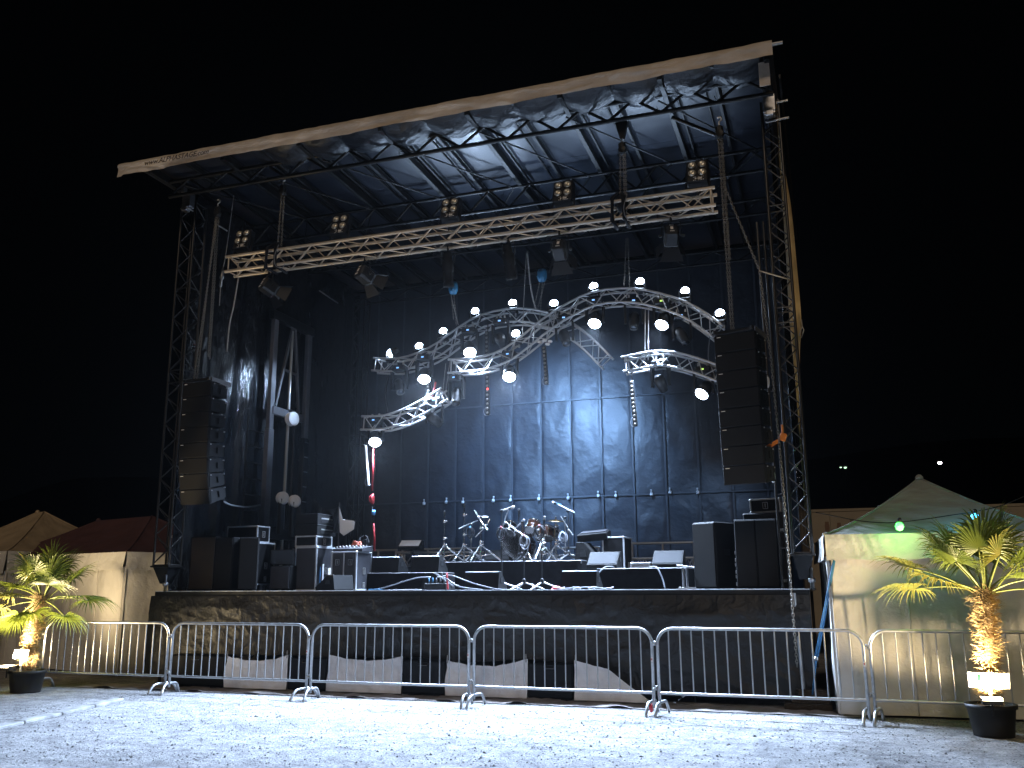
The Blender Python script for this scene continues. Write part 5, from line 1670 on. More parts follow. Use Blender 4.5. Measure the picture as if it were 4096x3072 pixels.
mb = MB(); mb.box((0, 0, (pt.z - ZD) / 2), (.72, .5, pt.z - ZD - .004), .02); part('cover', mb, 'black', t)
mb = MB(); mb.box((0, -.26, (pt.z - ZD) * .5), (.68, .02, .03), .004); part('strap', mb, 'cable', t)
flight_case(V3(-1.193,15.400,3.045), V3(-0.702,15.400,3.051), .45, 'silver edged flight case perched high behind the right subwoofers', z0=pt.z, edge='alu', latch_front=True, panels=1, tilt=-1.5)
tb = thing('side_table', 'small folding table with thick legs left of the right subwoofers', 'table', (V3(-2.189,15.200,1.956)[0], 15.2, ZD))
zt = V3(-2.189,15.200,1.956)[2] - ZD
mb = MB(); mb.box((0, 0, zt), (.36, .5, .03), .006, (0, R(8), 0)); part('top', mb, 'aludull', tb)
for sx in (-1, 1):
    for sy in (-1, 1):
        rod('leg', (sx * .10 + .02, sy * .2, 0), (sx * .10 + .02, sy * .2, zt - .02), .022, 'aludull', tb)
mb = MB(); mb.box((.02, 0, .02), (.36, .46, .035), .006); part('foot_plate', mb, 'alu', tb)

# ================================================================ DRUM KIT
DY = 17.4
def hardware_legs(t, base, h, spread, r, m, a0=.3, n=3, name='leg'):
    for k in range(n):
        a = a0 + k * 2 * math.pi / n
        d = Vector((math.cos(a), math.sin(a), 0))
        rod(name, Vector((0, 0, h)), d * spread + Vector((0, 0, .012)), r, m, t)
        rod('leg_strut', Vector((0, 0, h * .35)), d * spread * .55 + Vector((0, 0, h * .47)), r * .6, m, t)
        cpart('rubber_foot', 'rubft', lambda m_: m_.lathe([(.022, 0), (.026, .02), (.016, .045), (0, .045)], (0, 0, 0), (0, 0, 1), 10), 'black', t, True, d * spread)
def drum(mb_shell, c, axis, r, L):
    mb_shell.lathe([(r, -L / 2), (r, L / 2)], c, axis, 26)
def drum_parts(t, c, axis, r, L, shell, front, back, lugs=8):
    c, axis = Vector(c), Vector(axis).normalized()
    mb = MB(); mb.lathe([(r, -L / 2), (r, L / 2)], c, axis, 28); part('shell', mb, shell, t, True)
    for s, m in ((1, front), (-1, back)):
        mb = MB(); mb.lathe([(r * .985, 0), (r * .9, .004), (0, .005)], c + axis * s * (L / 2 + .003), axis * s, 28); part('drum_head', mb, m, t, m != 'drumblack')
        mb = MB(); mb.lathe([(r * 1.0, -.02), (r * 1.035, -.02), (r * 1.04, .012), (r * .99, .012)], c + axis * s * (L / 2), axis * s, 28); part('hoop', mb, 'chrome', t, True)
    x = axis.orthogonal().normalized(); y = axis.cross(x)
    for k in range(lugs):
        a = 2 * math.pi * k / lugs + .2
        n = x * math.cos(a) + y * math.sin(a)
        rod('lug', c + n * (r + .014) - axis * L * .46, c + n * (r + .014) + axis * L * .46, .009, 'chrome', t, 6)
bdc = Vector(V3(-5.951,17.400,2.520))
zR = z2
bt = thing('bass_drum', 'black fronted bass drum with two rack toms mounted on top', 'drum', (bdc.x, DY, zR))
rB = .29
drum_parts(bt, (0, .2, rB + .03), (-.05, -1, 0), rB, .42, 'drumwood', 'drumblack', 'drumhead', 8)
for s in (-1, 1):
    rod('spur', (s * .24, .05, .25), (s * .38, -.12, .01), .014, 'chrome', bt)
t1 = Vector(V3(-6.078,17.400,2.789)) - Vector((bdc.x, DY, zR))
t2 = Vector(V3(-5.578,17.400,2.813)) - Vector((bdc.x, DY, zR))
for tt in (t1, t2):
    ax = Vector((.05, .66, .8)).normalized()
    mb = MB(); mb.lathe([(.135, -.11), (.135, .11)], tt, ax, 26); part('tom_shell', mb, 'drumwood' if tt is t2 else 'drumblack', bt, True)
    for s in (1, -1):
        mb = MB(); mb.lathe([(.133, 0), (.1, .004), (0, .005)], tt + ax * s * .112, ax * s, 26); part('tom_head', mb, 'drumhead', bt, True)
        mb = MB(); mb.lathe([(.134, -.02), (.142, -.02), (.142, .012), (.132, .012)], tt + ax * s * .11, ax * s, 26); part('tom_hoop', mb, 'chrome', bt, True)
    x = ax.orthogonal().normalized(); y = ax.cross(x)
    for k in range(6):
        n = x * math.cos(k * 1.047) + y * math.sin(k * 1.047)
        rod('lug', tt + n * .147 - ax * .10, tt + n * .147 + ax * .10, .009, 'chrome', bt, 6)
    rod('tom_arm', tt + Vector((.12 if tt is t1 else -.13, 0, -.02)), Vector((.12, .1, .62)), .016, 'chrome', bt)
rod('tom_post', (.12, .15, .55), (.12, .12, .80), .02, 'chrome', bt)
fl = Vector(V3(-5.330,17.500,2.694))
ft = thing('floor_tom', 'white headed floor tom at the right of the bass drum', 'drum', (fl.x, fl.y, zR))
drum_parts(ft, (0, 0, fl.z - zR), (0, .35, .93), .16, .22, 'drumwood', 'drumhead', 'drumhead', 6)
for k in range(3):
    a = k * 2.094 + .5
    rod('leg', (.17 * math.cos(a), .17 * math.sin(a), fl.z - zR + .05), (.22 * math.cos(a), .22 * math.sin(a), .01), .011, 'chrome', ft)
sn = Vector(V3(-5.308,17.750,2.725))
sd = thing('snare_drum', 'chrome snare drum on a tripod behind the floor tom', 'drum', (sn.x, sn.y, zR))
drum_parts(sd, (0, 0, sn.z - zR), (.1, .2, 1), .17, .14, 'chrome', 'drumhead', 'drumhead', 6)
hardware_legs(sd, None, .3, .3, .012, 'chrome', .8)
rod('stem', (0, 0, .2), (0, 0, sn.z - zR - .08), .015, 'chrome', sd)
ds = thing('drum_stool', 'round black drum stool behind the bass drum', 'stool', (bdc.x + .35, DY + .9, zR))
mb = MB(); mb.lathe([(0, .46), (.17, .46), (.19, .50), (.18, .55), (0, .56)], (0, 0, 0), (0, 0, 1), 22); part('seat', mb, 'black', ds, True)
hardware_legs(ds, None, .3, .28, .014, 'chrome', .1)
rod('stem', (0, 0, .2), (0, 0, .46), .018, 'chrome', ds)
def cymbal_stand(px, y, ztop, label, cymbal=None, boom=None, r=.014, spread=.42):
    p = Vector(px)
    t = thing('cymbal_stand', label, 'cymbal stand', (p.x, y, zR), group='chrome stands round the drum kit')
    h = ztop - zR
    rod('lower_tube', (0, 0, .05), (0, 0, h * .5), r * 1.25, 'chrome', t)
    rod('upper_tube', (0, 0, h * .45), (0, 0, h), r * .8, 'chrome', t)
    hardware_legs(t, None, .34, spread, r * 1.1, 'chrome', 2.5)
    for z in (.34, h * .5, h * .86):
        cpart('clamp', 'cs_cl', lambda m_: (m_.lathe([(.02, -.03), (.03, -.02), (.03, .02), (.02, .03)], (0, 0, 0), (0, 0, 1), 10), m_.tube([(.02, 0, 0), (.07, -.01, .01)], .012, 8)), 'chrome', t, True, (0, 0, z))
    mb = MB(); mb.lathe([(.012, 0), (.02, .01), (.02, .06), (.012, .08), (0, .085)], (0, 0, h), (0, 0, 1), 10); part('wing_nut', mb, 'aludark', t, True)
    if boom:
        a, b = Vector(boom[0]) - t.location, Vector(boom[1]) - t.location
        rod('boom', a, b, .018, 'chrome', t)
    if cymbal:
        cy = thing('cymbal', 'bronze cymbal on the stand right of the drums', 'cymbal', (p.x, y, ztop))
        mb = MB(); mb.lathe([(.008, .018), (.03, .022), (.045, .010), (.12, -.004), (.19, -.022), (.19, -.025), (.12, -.008), (.04, .004), (.008, .012)], (0, 0, 0), (.06, -.05, 1), 32); part('plate', mb, 'brass', cy, True)
    return t
cymbal_stand(V3(-7.195,16.700,2.155), 16.7, V3(-7.207,16.700,3.059)[2], 'chrome cymbal stand without cymbal, leftmost on the drum riser')
cymbal_stand(V3(-6.854,16.900,2.156), 16.9, V3(-6.872,16.900,3.211)[2], 'tall chrome cymbal stand second from left on the drum riser')
bs = cymbal_stand(V3(-6.463,16.800,2.148), 16.8, V3(-6.466,16.800,2.900)[2], 'chrome boom stand with thick raised arm, left of the drum kit', boom=(V3(-6.584,16.800,3.121), V3(-6.388,16.750,2.840)))
a, b = Vector(V3(-6.388,16.750,2.840)) - bs.location, Vector(V3(-6.253,16.750,2.944)) - bs.location
rod('tom_arm', a, Vector(V3(-6.282,16.700,2.736)) - bs.location, .022, 'chrome', bs)
rod('tom_arm', Vector(V3(-6.330,16.700,2.791)) - bs.location, b, .016, 'chrome', bs)
rod('tom_arm', Vector(V3(-6.572,16.800,2.614)) - bs.location, Vector(V3(-6.368,16.800,2.807)) - bs.location, .013, 'chrome', bs)
cymbal_stand(V3(-5.069,17.300,2.142), 17.3, V3(-5.056,17.300,2.930)[2], 'chrome cymbal stand carrying the bronze cymbal', cymbal=True)
cymbal_stand(V3(-5.185,16.700,2.129), 16.7, V3(-5.124,16.700,2.578)[2], 'short chrome stand in front of the floor tom', spread=.3)

# ---------------------------------------------------------------- microphones and stands
def microphone(p, d, label, m='aludull', L=.17):
    d = Vector(d).normalized()
    t = thing('microphone', label, 'microphone', p, group='microphones round the drums and stage front')
    mb = MB(); mb.lathe([(0, -L * .75), (.012, -L * .74), (.018, L * .15), (.02, L * .18)], (0, 0, 0), d, 14); part('body', mb, m, t, True)
    mb = MB(); mb.lathe([(.02, L * .18), (.027, L * .24), (.027, L * .34), (.018, L * .42), (0, L * .44)], (0, 0, 0), d, 14); part('grille_head', mb, 'aludull', t, True)
    mb = MB(); mb.lathe([(.021, -.02), (.024, 0), (.021, .03)], (0, 0, 0), d, 12); part('clip', mb, 'black', t, True)
def mic_stand(base, ztop, label, boom=None, m='steelblack', spread=.34, y=None, a0=.4, legm='steelblack'):
    b = Vector(base)
    t = thing('mic_stand', label, 'microphone stand', b, group='tripod microphone stands')
    h = ztop - b.z
    rod('lower_tube', (0, 0, .10), (0, 0, h * .6), .013, m, t)
    rod('upper_tube', (0, 0, h * .55), (0, 0, h), .009, m, t)
    for k in range(3):
        a = a0 + k * 2.094
        rod('leg', (0, 0, .13), (spread * math.cos(a), spread * math.sin(a), .012), .011, legm, t)
    cpart('leg_hub', 'ms_hub', lambda m_: m_.lathe([(.02, -.03), (.032, -.02), (.03, .04), (.018, .06)], (0, 0, 0), (0, 0, 1), 12), 'steelblack', t, True, (0, 0, .13))
    cpart('clutch', 'ms_cl', lambda m_: m_.lathe([(.014, -.04), (.022, -.03), (.022, .03), (.014, .04)], (0, 0, 0), (0, 0, 1), 12), 'aludark', t, True, (0, 0, h * .58))
    if boom:
        rod('boom', Vector(boom[0]) - b, Vector(boom[1]) - b, .010, 'aludull', t)
        q = (Vector(boom[0]) + Vector(boom[1])) / 2
        mb = MB(); mb.lathe([(0, -.03), (.028, -.025), (.028, .025), (0, .03)], (0, 0, h), (0, 1, 0), 12); part('boom_clutch', mb, 'steelblack', t, True)
    return t
def coil(p, label, r=.13, n=5, m='cable', tilt=0):
    t = thing('hung_cable', label, 'cable', p, group='cable coils hung on the microphone stands')
    mb = MB()
    for k in range(min(n, 5)):
        rr = r * .68 * (1 - .09 * k + .05 * math.sin(k * 2.3 + p[0]))
        mb.tube([(math.cos(q) * rr * .72 + .014 * math.sin(k * 1.7 + p[0]), -.02 - .014 * k + .012 * math.sin(2 * q + k), -rr + math.sin(q) * rr) for q in [i * 2 * math.pi / 18 for i in range(18)]], .008, 5, False, True)
    part('coil', mb, m, t, True)
    mb = MB(); mb.tube([(0, -.045, .02), (.01, -.05, -.02)], .018, 8); part('tie', mb, 'red' if 'red' in label else ('bluebag' if 'blue' in label else 'cable'), t, True)
def deckpt(p):
    return (p[0], p[1], ZD)
def rispt(p):
    return (p[0], p[1], zR)
m1 = mic_stand(deckpt(V3(-5.270,14.700,1.653)), V3(-5.234,14.700,2.929)[2], 'black mic stand at stage front, left of three, tall with white mic', (V3(-5.319,14.700,2.484), V3(-5.150,14.700,2.942)), legm='aludull')
microphone(V3(-5.118,14.680,2.963), (1, -.2, .22), 'bright silver microphone above the left tom, on the tallest front stand', 'white', .22)
coil(V3(-5.254,14.660,2.637), 'black cable coil with a red tie on the left front mic stand', .17, 7)
m2 = mic_stand(deckpt(V3(-4.876,14.700,1.666)), V3(-4.878,14.700,2.475)[2], 'black mic stand at stage front, middle of three', (V3(-5.169,14.800,2.682), V3(-4.791,14.660,2.448)), legm='aludull', a0=.15)
microphone(V3(-5.203,14.800,2.706), (-.9, -.2, .5), 'small microphone at the left end of the middle front stand boom')
coil(V3(-4.848,14.660,2.495), 'grey cable coil with a red tie on the middle front mic stand', .16, 6, 'cablelight')
m3 = mic_stand(deckpt(V3(-4.561,14.700,1.680)), V3(-4.589,14.700,2.669)[2], 'black mic stand at stage front, right of three', None, legm='aludull', a0=.25)
coil(V3(-4.577,14.660,2.651), 'black cable coil with red tape on the right front mic stand', .20, 7)
microphone(V3(-5.644,16.900,2.884), (.75, -.2, .6), 'bright silver microphone aimed over the middle tom', 'white', .20)
microphone(V3(-5.182,16.900,2.907), (.05, -.1, 1), 'microphone standing upright over the floor tom', 'black', .2)
microphone(V3(-5.801,17.200,3.117), (0, -.1, 1), 'small microphone standing upright behind the toms', 'black', .15)
mic_stand(rispt(V3(-5.666,16.950,2.159)), V3(-5.661,16.950,2.861)[2], 'short stand holding the bright microphone over the middle tom', None, 'chrome', .25)
mic_stand(rispt(V3(-5.207,16.950,2.152)), V3(-5.198,16.950,2.857)[2], 'short stand holding the upright microphone over the floor tom', None, 'chrome', .25)
mic_stand(rispt(V3(-5.824,17.250,2.168)), V3(-5.818,17.250,3.076)[2], 'short stand holding the small microphone behind the toms', None, 'chrome', .25)
mic_stand(rispt(V3(-4.649,16.700,2.139)), V3(-4.631,16.700,3.053)[2], 'tall boom mic stand at the right end of the drum riser', (V3(-4.894,16.700,3.210), V3(-4.523,16.700,3.023)), spread=.42, legm='aludull')
microphone(V3(-4.894,16.700,3.210), (-1, -.1, .25), 'microphone with blue ring on the tall right boom stand', 'bluebag', .16)
coil(V3(-4.745,16.660,2.654), 'grey cable coil with a blue tie on the tall right boom stand', .15, 5, 'cablelight')
mic_stand(rispt(V3(-4.768,16.900,2.145)), V3(-4.753,16.900,2.948)[2], 'second mic stand leaning beside the tall right boom stand', (V3(-4.855,16.900,2.977), V3(-4.622,16.900,2.611)), 'aludull', .3)
mic_stand(rispt(V3(-6.548,16.500,2.177)), V3(-6.552,16.500,2.838)[2], 'thin black mic stand at the left front of the drum riser', (V3(-6.804,16.500,2.764), V3(-6.408,16.500,2.914)), spread=.22)
microphone(V3(-6.332,16.500,2.974), (-1, -.1, .0), 'bright microphone on the thin boom left of the drum kit', 'white', .18)
coil(V3(-6.540,16.470,2.774), 'black cable coil with a blue tie on the thin left mic stand', .15, 4)

# ================================================================ CROWD BARRIERS
BL_ = 2.575
HB = 1.10
ZBAR = .275
def frame_path():
    r = .20
    pts = [Vector((0, 0, .10)), Vector((0, 0, HB - r))]
    for k in range(1, 7):
        a = math.pi / 2 * k / 6
        pts.append(Vector((r - r * math.cos(a), 0, HB - r + r * math.sin(a))))
    for k in range(0, 7):
        a = math.pi / 2 * k / 6
        pts.append(Vector((BL_ - r + r * math.sin(a), 0, HB - r + r * math.cos(a))))
    pts.append(Vector((BL_, 0, .10)))
    return pts
def barrier(x, y, ang, label, sticker=True, i=0):
    t = thing('crowd_barrier', label, 'barrier', (x, y, 0), (0, 0, ang), 'steel crowd barriers in front of the stage')
    cpart('frame', 'cb_f', lambda m: m.tube(frame_path(), .021, 10), 'galv', t, True)
    rod('lower_rail', (0, 0, ZBAR), (BL_, 0, ZBAR), .018, 'galv', t, 10)
    for k in range(16):
        xx = BL_ * (k + 1) / 17
        rod('bar', (xx, 0, ZBAR), (xx, 0, HB - .001), .0085, 'galv', t, 8)
    for e in (0, BL_):
        def ft(m):
            m.tube(spline([(0, -.30, .012), (0, -.24, .10), (0, -.17, .155), (0, -.06, .165), (0, .06, .165), (0, .17, .155), (0, .24, .10), (0, .30, .012)], 3), .020, 8)
        f = cpart('foot', 'cb_ft', ft, 'galv', t, True, (e + (.03 if e == 0 else -.03), 0, 0))
        f.rotation_euler = (0, 0, R(random.uniform(-16, 16)))
    for z in (.36, .93):
        cpart('hook', 'cb_hk', lambda m: m.tube([(0, 0, 0), (.05, -.015, 0), (.075, -.015, -.01), (.078, -.015, -.07)], .010, 6), 'galv', t, True, (BL_, 0, z))
        cpart('eye', 'cb_ey', lambda m: (m.tube([(-.0, 0, 0), (-.04, .0, 0)], .009, 6), m.lathe([(.02, -.02), (.026, -.02), (.026, .02), (.02, .02)], (-.05, 0, 0), (0, 0, 1), 10)), 'galv', t, True, (0, 0, z - .03))
    if sticker:
        o = cpart('sticker', 'cb_st', lambda m: m.box((0, -.0215, 0), (.032, .003, .06), .001), 'white', t, False, (BL_, 0, .70))
        cpart('sticker_mark', 'cb_sm', lambda m: m.box((-.006, -.0235, .004), (.012, .002, .02), 0), 'redstrong', o)
    return t
blabs = ('leftmost crowd barrier, lit yellow by the palm light', 'second crowd barrier from the left, before the first white sheet',
         'third crowd barrier from the left, before the second white sheet', 'fourth crowd barrier from the left, in the brightest stage light',
         'fifth crowd barrier from the left, its right end before the white tent', 'rightmost crowd barrier, running behind the right potted palm')
for i in range(6):
    barrier(-12.89 + i * 2.653, 12.6535 - .0321 * i + (.0, .03, -.02, .015, -.02, .02)[i], math.atan2(-.0321, 2.653) + R((.5, -.8, .6, -.4, .3, -.6)[i]), blabs[i], 0 < i < 5, i)
t = thing('red_tape', 'short red tape wound on a barrier foot before the third joint', 'tape', (-12.89 + 4 * 2.653 - .10, 12.40, .10))
mb = MB(); mb.tube([(0, 0, .04), (-.0, .06, -.05)], .024, 8); part('winding', mb, 'redstrong', t, True)

# ================================================================ TENTS
def tent(name, label, corner, dirx, w, d, zv, ze, zp, roofm, peakw=0.0, wallm='tentwhite', nfold=9, walls=('front', 'left'), cat='tent', seams=True):
    """corner = near corner on the ground, dirx = unit direction of the front wall, d = depth behind it"""
    c = Vector((corner[0], corner[1], 0))
    t = thing(name, label, cat, c)
    X = Vector((dirx[0], dirx[1], 0)).normalized()
    Yd = Vector((-X.y, X.x, 0))
    if Yd.y < 0:
        Yd = -Yd
    P = lambda a, b, z: X * a + Yd * b + Vector((0, 0, z))
    def wall(nm, A, B, nrm):
        A, B = Vector(A), Vector(B)
        L = (B - A).length
        n = max(2, round(L / 1.0))
        for k in range(n):
            u0, u1 = k / n, (k + 1) / n
            def fn(u, v):
                s = lerp(u0, u1, u)
                p = A.lerp(B, s)
                z = lerp(.03, zv + .06, v)
                a = .030 * math.sin(s * L * 5.0 + nz(s * L, z * .3, c.x) * 2) * (1 - .5 * v) + .050 * nz(s * L * 1.4, z * .9, c.x + 3) + .02 * ridge(s * L * 1.5 + z * .6, z * .8, c.y)
                a *= math.sin(u * math.pi) ** .4
                return p + nrm * (a - .035) + Vector((0, 0, z))
            m = MB(); m.grid(fn, 16, 24); part('wall_panel', m, wallm, t, True)
            if seams and k:
                p = A.lerp(B, u0)
                m = MB(); m.tube([p + nrm * -.03 + Vector((0, 0, .03)), p + nrm * -.026 + Vector((0, 0, zv))], .010, 6); part('seam', m, wallm, t, True)
        def vf(u, v):
            p = A.lerp(B, u)
            z = lerp(ze, zv + .012 * math.sin(u * L * 6), v)
            a = .03 * v + .018 * nz(u * L * 2, z * 3, c.x) * v + .02 * max(0, math.sin(v * 5 + u * 4)) * .5
            return p + nrm * (a + .01) + Vector((0, 0, z))
        m = MB(); m.grid(vf, int(L * 12), 8); part('valance', m, wallm, t, True)
    if 'front' in walls:
        wall('front', P(0, 0, 0), P(w, 0, 0), -Yd)
    if 'left' in walls:
        wall('left', P(0, 0, 0), P(0, d, 0), -X)
    if 'right' in walls:
        wall('right', P(w, 0, 0), P(w, d, 0), X)
    if 'back' in walls:
        wall('back', P(0, d, 0), P(w, d, 0), Yd)
    # concave hip roof
    pa, pb = P(w / 2 - peakw / 2, d / 2, zp), P(w / 2 + peakw / 2, d / 2, zp)
    cs = [P(-.02, -.02, ze), P(w + .02, -.02, ze), P(w + .02, d + .02, ze), P(-.02, d + .02, ze)]
    tops = [(pa, pb), (pb, pb), (pb, pa), (pa, pa)]
    for k in range(4):
        A, B = cs[k], cs[(k + 1) % 4]
        TA, TB = tops[k]
        def fn(u, v):
            b_ = A.lerp(B, u); q = TA.lerp(TB, u)
            p = b_.lerp(q, v)
            zz = lerp(ze, zp, v ** 1.28)
            return Vector((p.x, p.y, zz - .05 * math.sin(u * math.pi) * (1 - v) * v * 2 + .02 * nz(u * 6, v * 9, k) * v * (1 - v) * 4))
        m = MB(); m.grid(fn, 24, 24); part('roof_panel', m, roofm, t, True)
    for k in range(4):
        A, q = cs[k], (pa if k in (0, 3) else pb)
        pts = []
        for i in range(13):
            v = i / 12
            p = A.lerp(q, v); pts.append(Vector((p.x, p.y, lerp(ze, zp, v ** 1.28) + .005)))
        m = MB(); m.tube(pts, .014, 6); part('ridge_seam', m, roofm, t, True)
    for (a, b) in ((0, 0), (w, 0), (w, d), (0, d)):
        p = P(a + (.05 if a == 0 else -.05), b + (.05 if b == 0 else -.05), 0)
        rod('pole', p, p + Vector((0, 0, ze)), .025, 'aludull', t)
    m = MB(); m.lathe([(.06, -.02), (.055, .02), (.03, .05), (0, .06)], (pa + pb) / 2 if peakw == 0 else pa, (0, 0, 1), 10); part('peak_cap', m, roofm, t, True)
    return t

tR = tent('party_tent', 'white walled pavilion tent at right, grey roof lit by green and blue bulbs', V3(-0.059,13.046,-0.000), (.9985, .055), 2.92, 2.9, 1.98, 2.32, 3.19, 'tentgrey', walls=('front', 'left', 'right'))
tL1 = tent('party_tent', 'white walled tent at left with dull red roof, palm shadows on its wall', (-13.17 - 6 * .957, 14.72 + 6 * .29), (.957, -.29), 6.0, 3.4, 2.02, 2.37, 3.26, 'tentred', walls=('front', 'right'), peakw=2.2)
tL2 = tent('party_tent', 'pale beige tent roof standing behind the red roofed tent at left', (-21.5, 16.9), (.965, -.26), 4.2, 3.6, 2.0, 2.5, 3.58, 'tentbeige', walls=('front', 'right'), peakw=.3)
tL3 = tent('party_tent', 'dark grey tent beside the left mast, joined to the red roofed tent', (-12.95, 15.9), (.957, -.29), .95, 3.0, 2.0, 2.34, 2.9, 'tentgrey', walls=('front',), peakw=.2)

# ================================================================ TRAILER WITH BOTTLES
bx0, bz = -1.2, 3.43
tr = thing('drinks_trailer', 'long beige drinks trailer behind the right tent with three brown bottles printed', 'trailer', (3, 24, 0))
for k in range(8):
    m = MB(); m.box((-1.2 + 1.25 * (k + .5), 24.05, (bz + .5) / 2), (1.245, .10, bz - .5), .006)
    wpart('wall_panel', m, 'building', tr)
m = MB(); m.box((3.8, 25.3, bz + .04), (10.1, 2.6, .08), .02); wpart('roof', m, 'building', tr)
m = MB(); m.box((-1.17, 25.3, (bz + .5) / 2), (.06, 2.4, bz - .52), .006); wpart('end_wall', m, 'building', tr)
m = MB(); m.box((8.77, 25.3, (bz + .5) / 2), (.06, 2.4, bz - .52), .006); wpart('end_wall', m, 'building', tr)
for k in (0, 1, 2, 3):
    m = MB(); m.tube([(.2 + 2.2 * k, 24.3, .32), (.2 + 2.2 * k, 24.5, .32)], .32, 18); wpart('wheel', m, 'black', tr)
prof = [(.0, 1.0), (.035, 1.0), (.035, .93), (.045, .92), (.04, .74), (.055, .66), (.095, .56), (.105, .48), (.095, .34), (.095, .06), (.075, .0), (0, 0)]
for i, (px, py0, py1) in enumerate(((1785, 1127, 1205), (1812, 1129, 1205), (1839, 1121, 1200))):
    a, b = Vector(V3(-0.030,23.990,3.197)), Vector(V3(-0.097,23.990,2.317))
    top = (Vector(V3(-0.030,23.990,3.197)), Vector(V3(0.250,23.990,3.167)), Vector(V3(0.558,23.990,3.249)))[i]
    H = .98
    poly = [(top.x + r_ * 1.25, 23.985, top.z - H + z_ * H) for r_, z_ in prof] + [(top.x - r_ * 1.25, 23.985, top.z - H + z_ * H) for r_, z_ in reversed(prof[1:-1])]
    m = MB(); m.prism(poly, (0, .012, 0)); wpart('bottle_print', m, 'bottle', tr)

# blue guy strap beside the right tent
gs = thing('guy_strap', 'doubled blue guy strap running down beside the white tent corner', 'strap', V3(-0.297,13.200,0.660))
for (a, b) in ((V3(0.033,13.000,1.981), V3(-0.309,13.300,0.682)), (V3(0.044,13.020,1.970), V3(-0.271,13.300,0.712)), (V3(-0.291,13.300,0.682), V3(-0.375,13.450,0.220))):
    m = MB(); m.tube([a, b], .013, 6); wpart('webbing', m, 'blue', gs, True)
m = MB(); m.box(V3(-0.290,13.280,0.696), (.05, .04, .05), .01); wpart('buckle', m, 'aludull', gs)
rl = thing('ground_beam', 'dark stack of timber feet under the right mast beside the white tent', 'timber', V3(-0.440,13.600,0.202)[:2] + (.0,))
for k in range(3):
    m = MB(); m.box((.02 * k, .05 * k, .05 + .085 * k), (.62 - .12 * k, .30, .08), .006, (0, 0, .1 * k)); part('timber', m, 'soil', rl)
rod('jack_post', (-.05, .1, .2), (-.1, .2, 1.55), .03, 'aludull', rl)

# ================================================================ FESTOON LIGHTS
fp = [V3(-0.151,13.200,2.632),V3(0.074,13.200,2.581),V3(0.364,13.200,2.511),V3(0.675,13.200,2.471),V3(0.899,13.200,2.472),V3(1.225,13.200,2.505),V3(1.563,13.200,2.550),V3(1.802,13.200,2.579),V3(2.117,13.200,2.647),V3(2.407,13.200,2.762),V3(2.895,13.200,2.991)]
fs = thing('festoon_cable', 'black festoon cable sagging across the front of the right tent roof', 'cable', fp[3])
m = MB(); m.tube(spline(fp, 5), .007, 6); wpart('strand', m, 'cable', fs, True)
for (p, mm, col, lab, w) in ((V3(0.862,12.720,2.395), 'bulbgreen', (.03, 1, .12), 'glowing green festoon bulb before the right tent roof', 5),
                            (V3(1.784,13.000,2.500), 'bulbblue', (.12, .75, 1), 'glowing light blue festoon bulb above the right palm', 6)):
    t = thing('festoon_bulb', lab, 'light bulb', p, group='coloured festoon bulbs')
    m = MB(); m.lathe([(0, -.065), (.036, -.053), (.054, -.012), (.046, .022), (.024, .045), (0, .046)], (0, 0, 0), (.1, 0, 1), 16); part('glass', m, mm, t, True)
    m = MB(); m.lathe([(.024, .045), (.026, .09), (.012, .105), (0, .105)], (0, 0, 0), (.1, 0, 1), 12); part('socket', m, 'black', t, True)
    pnt(t, (0, .09, -.0), w, col, .05)

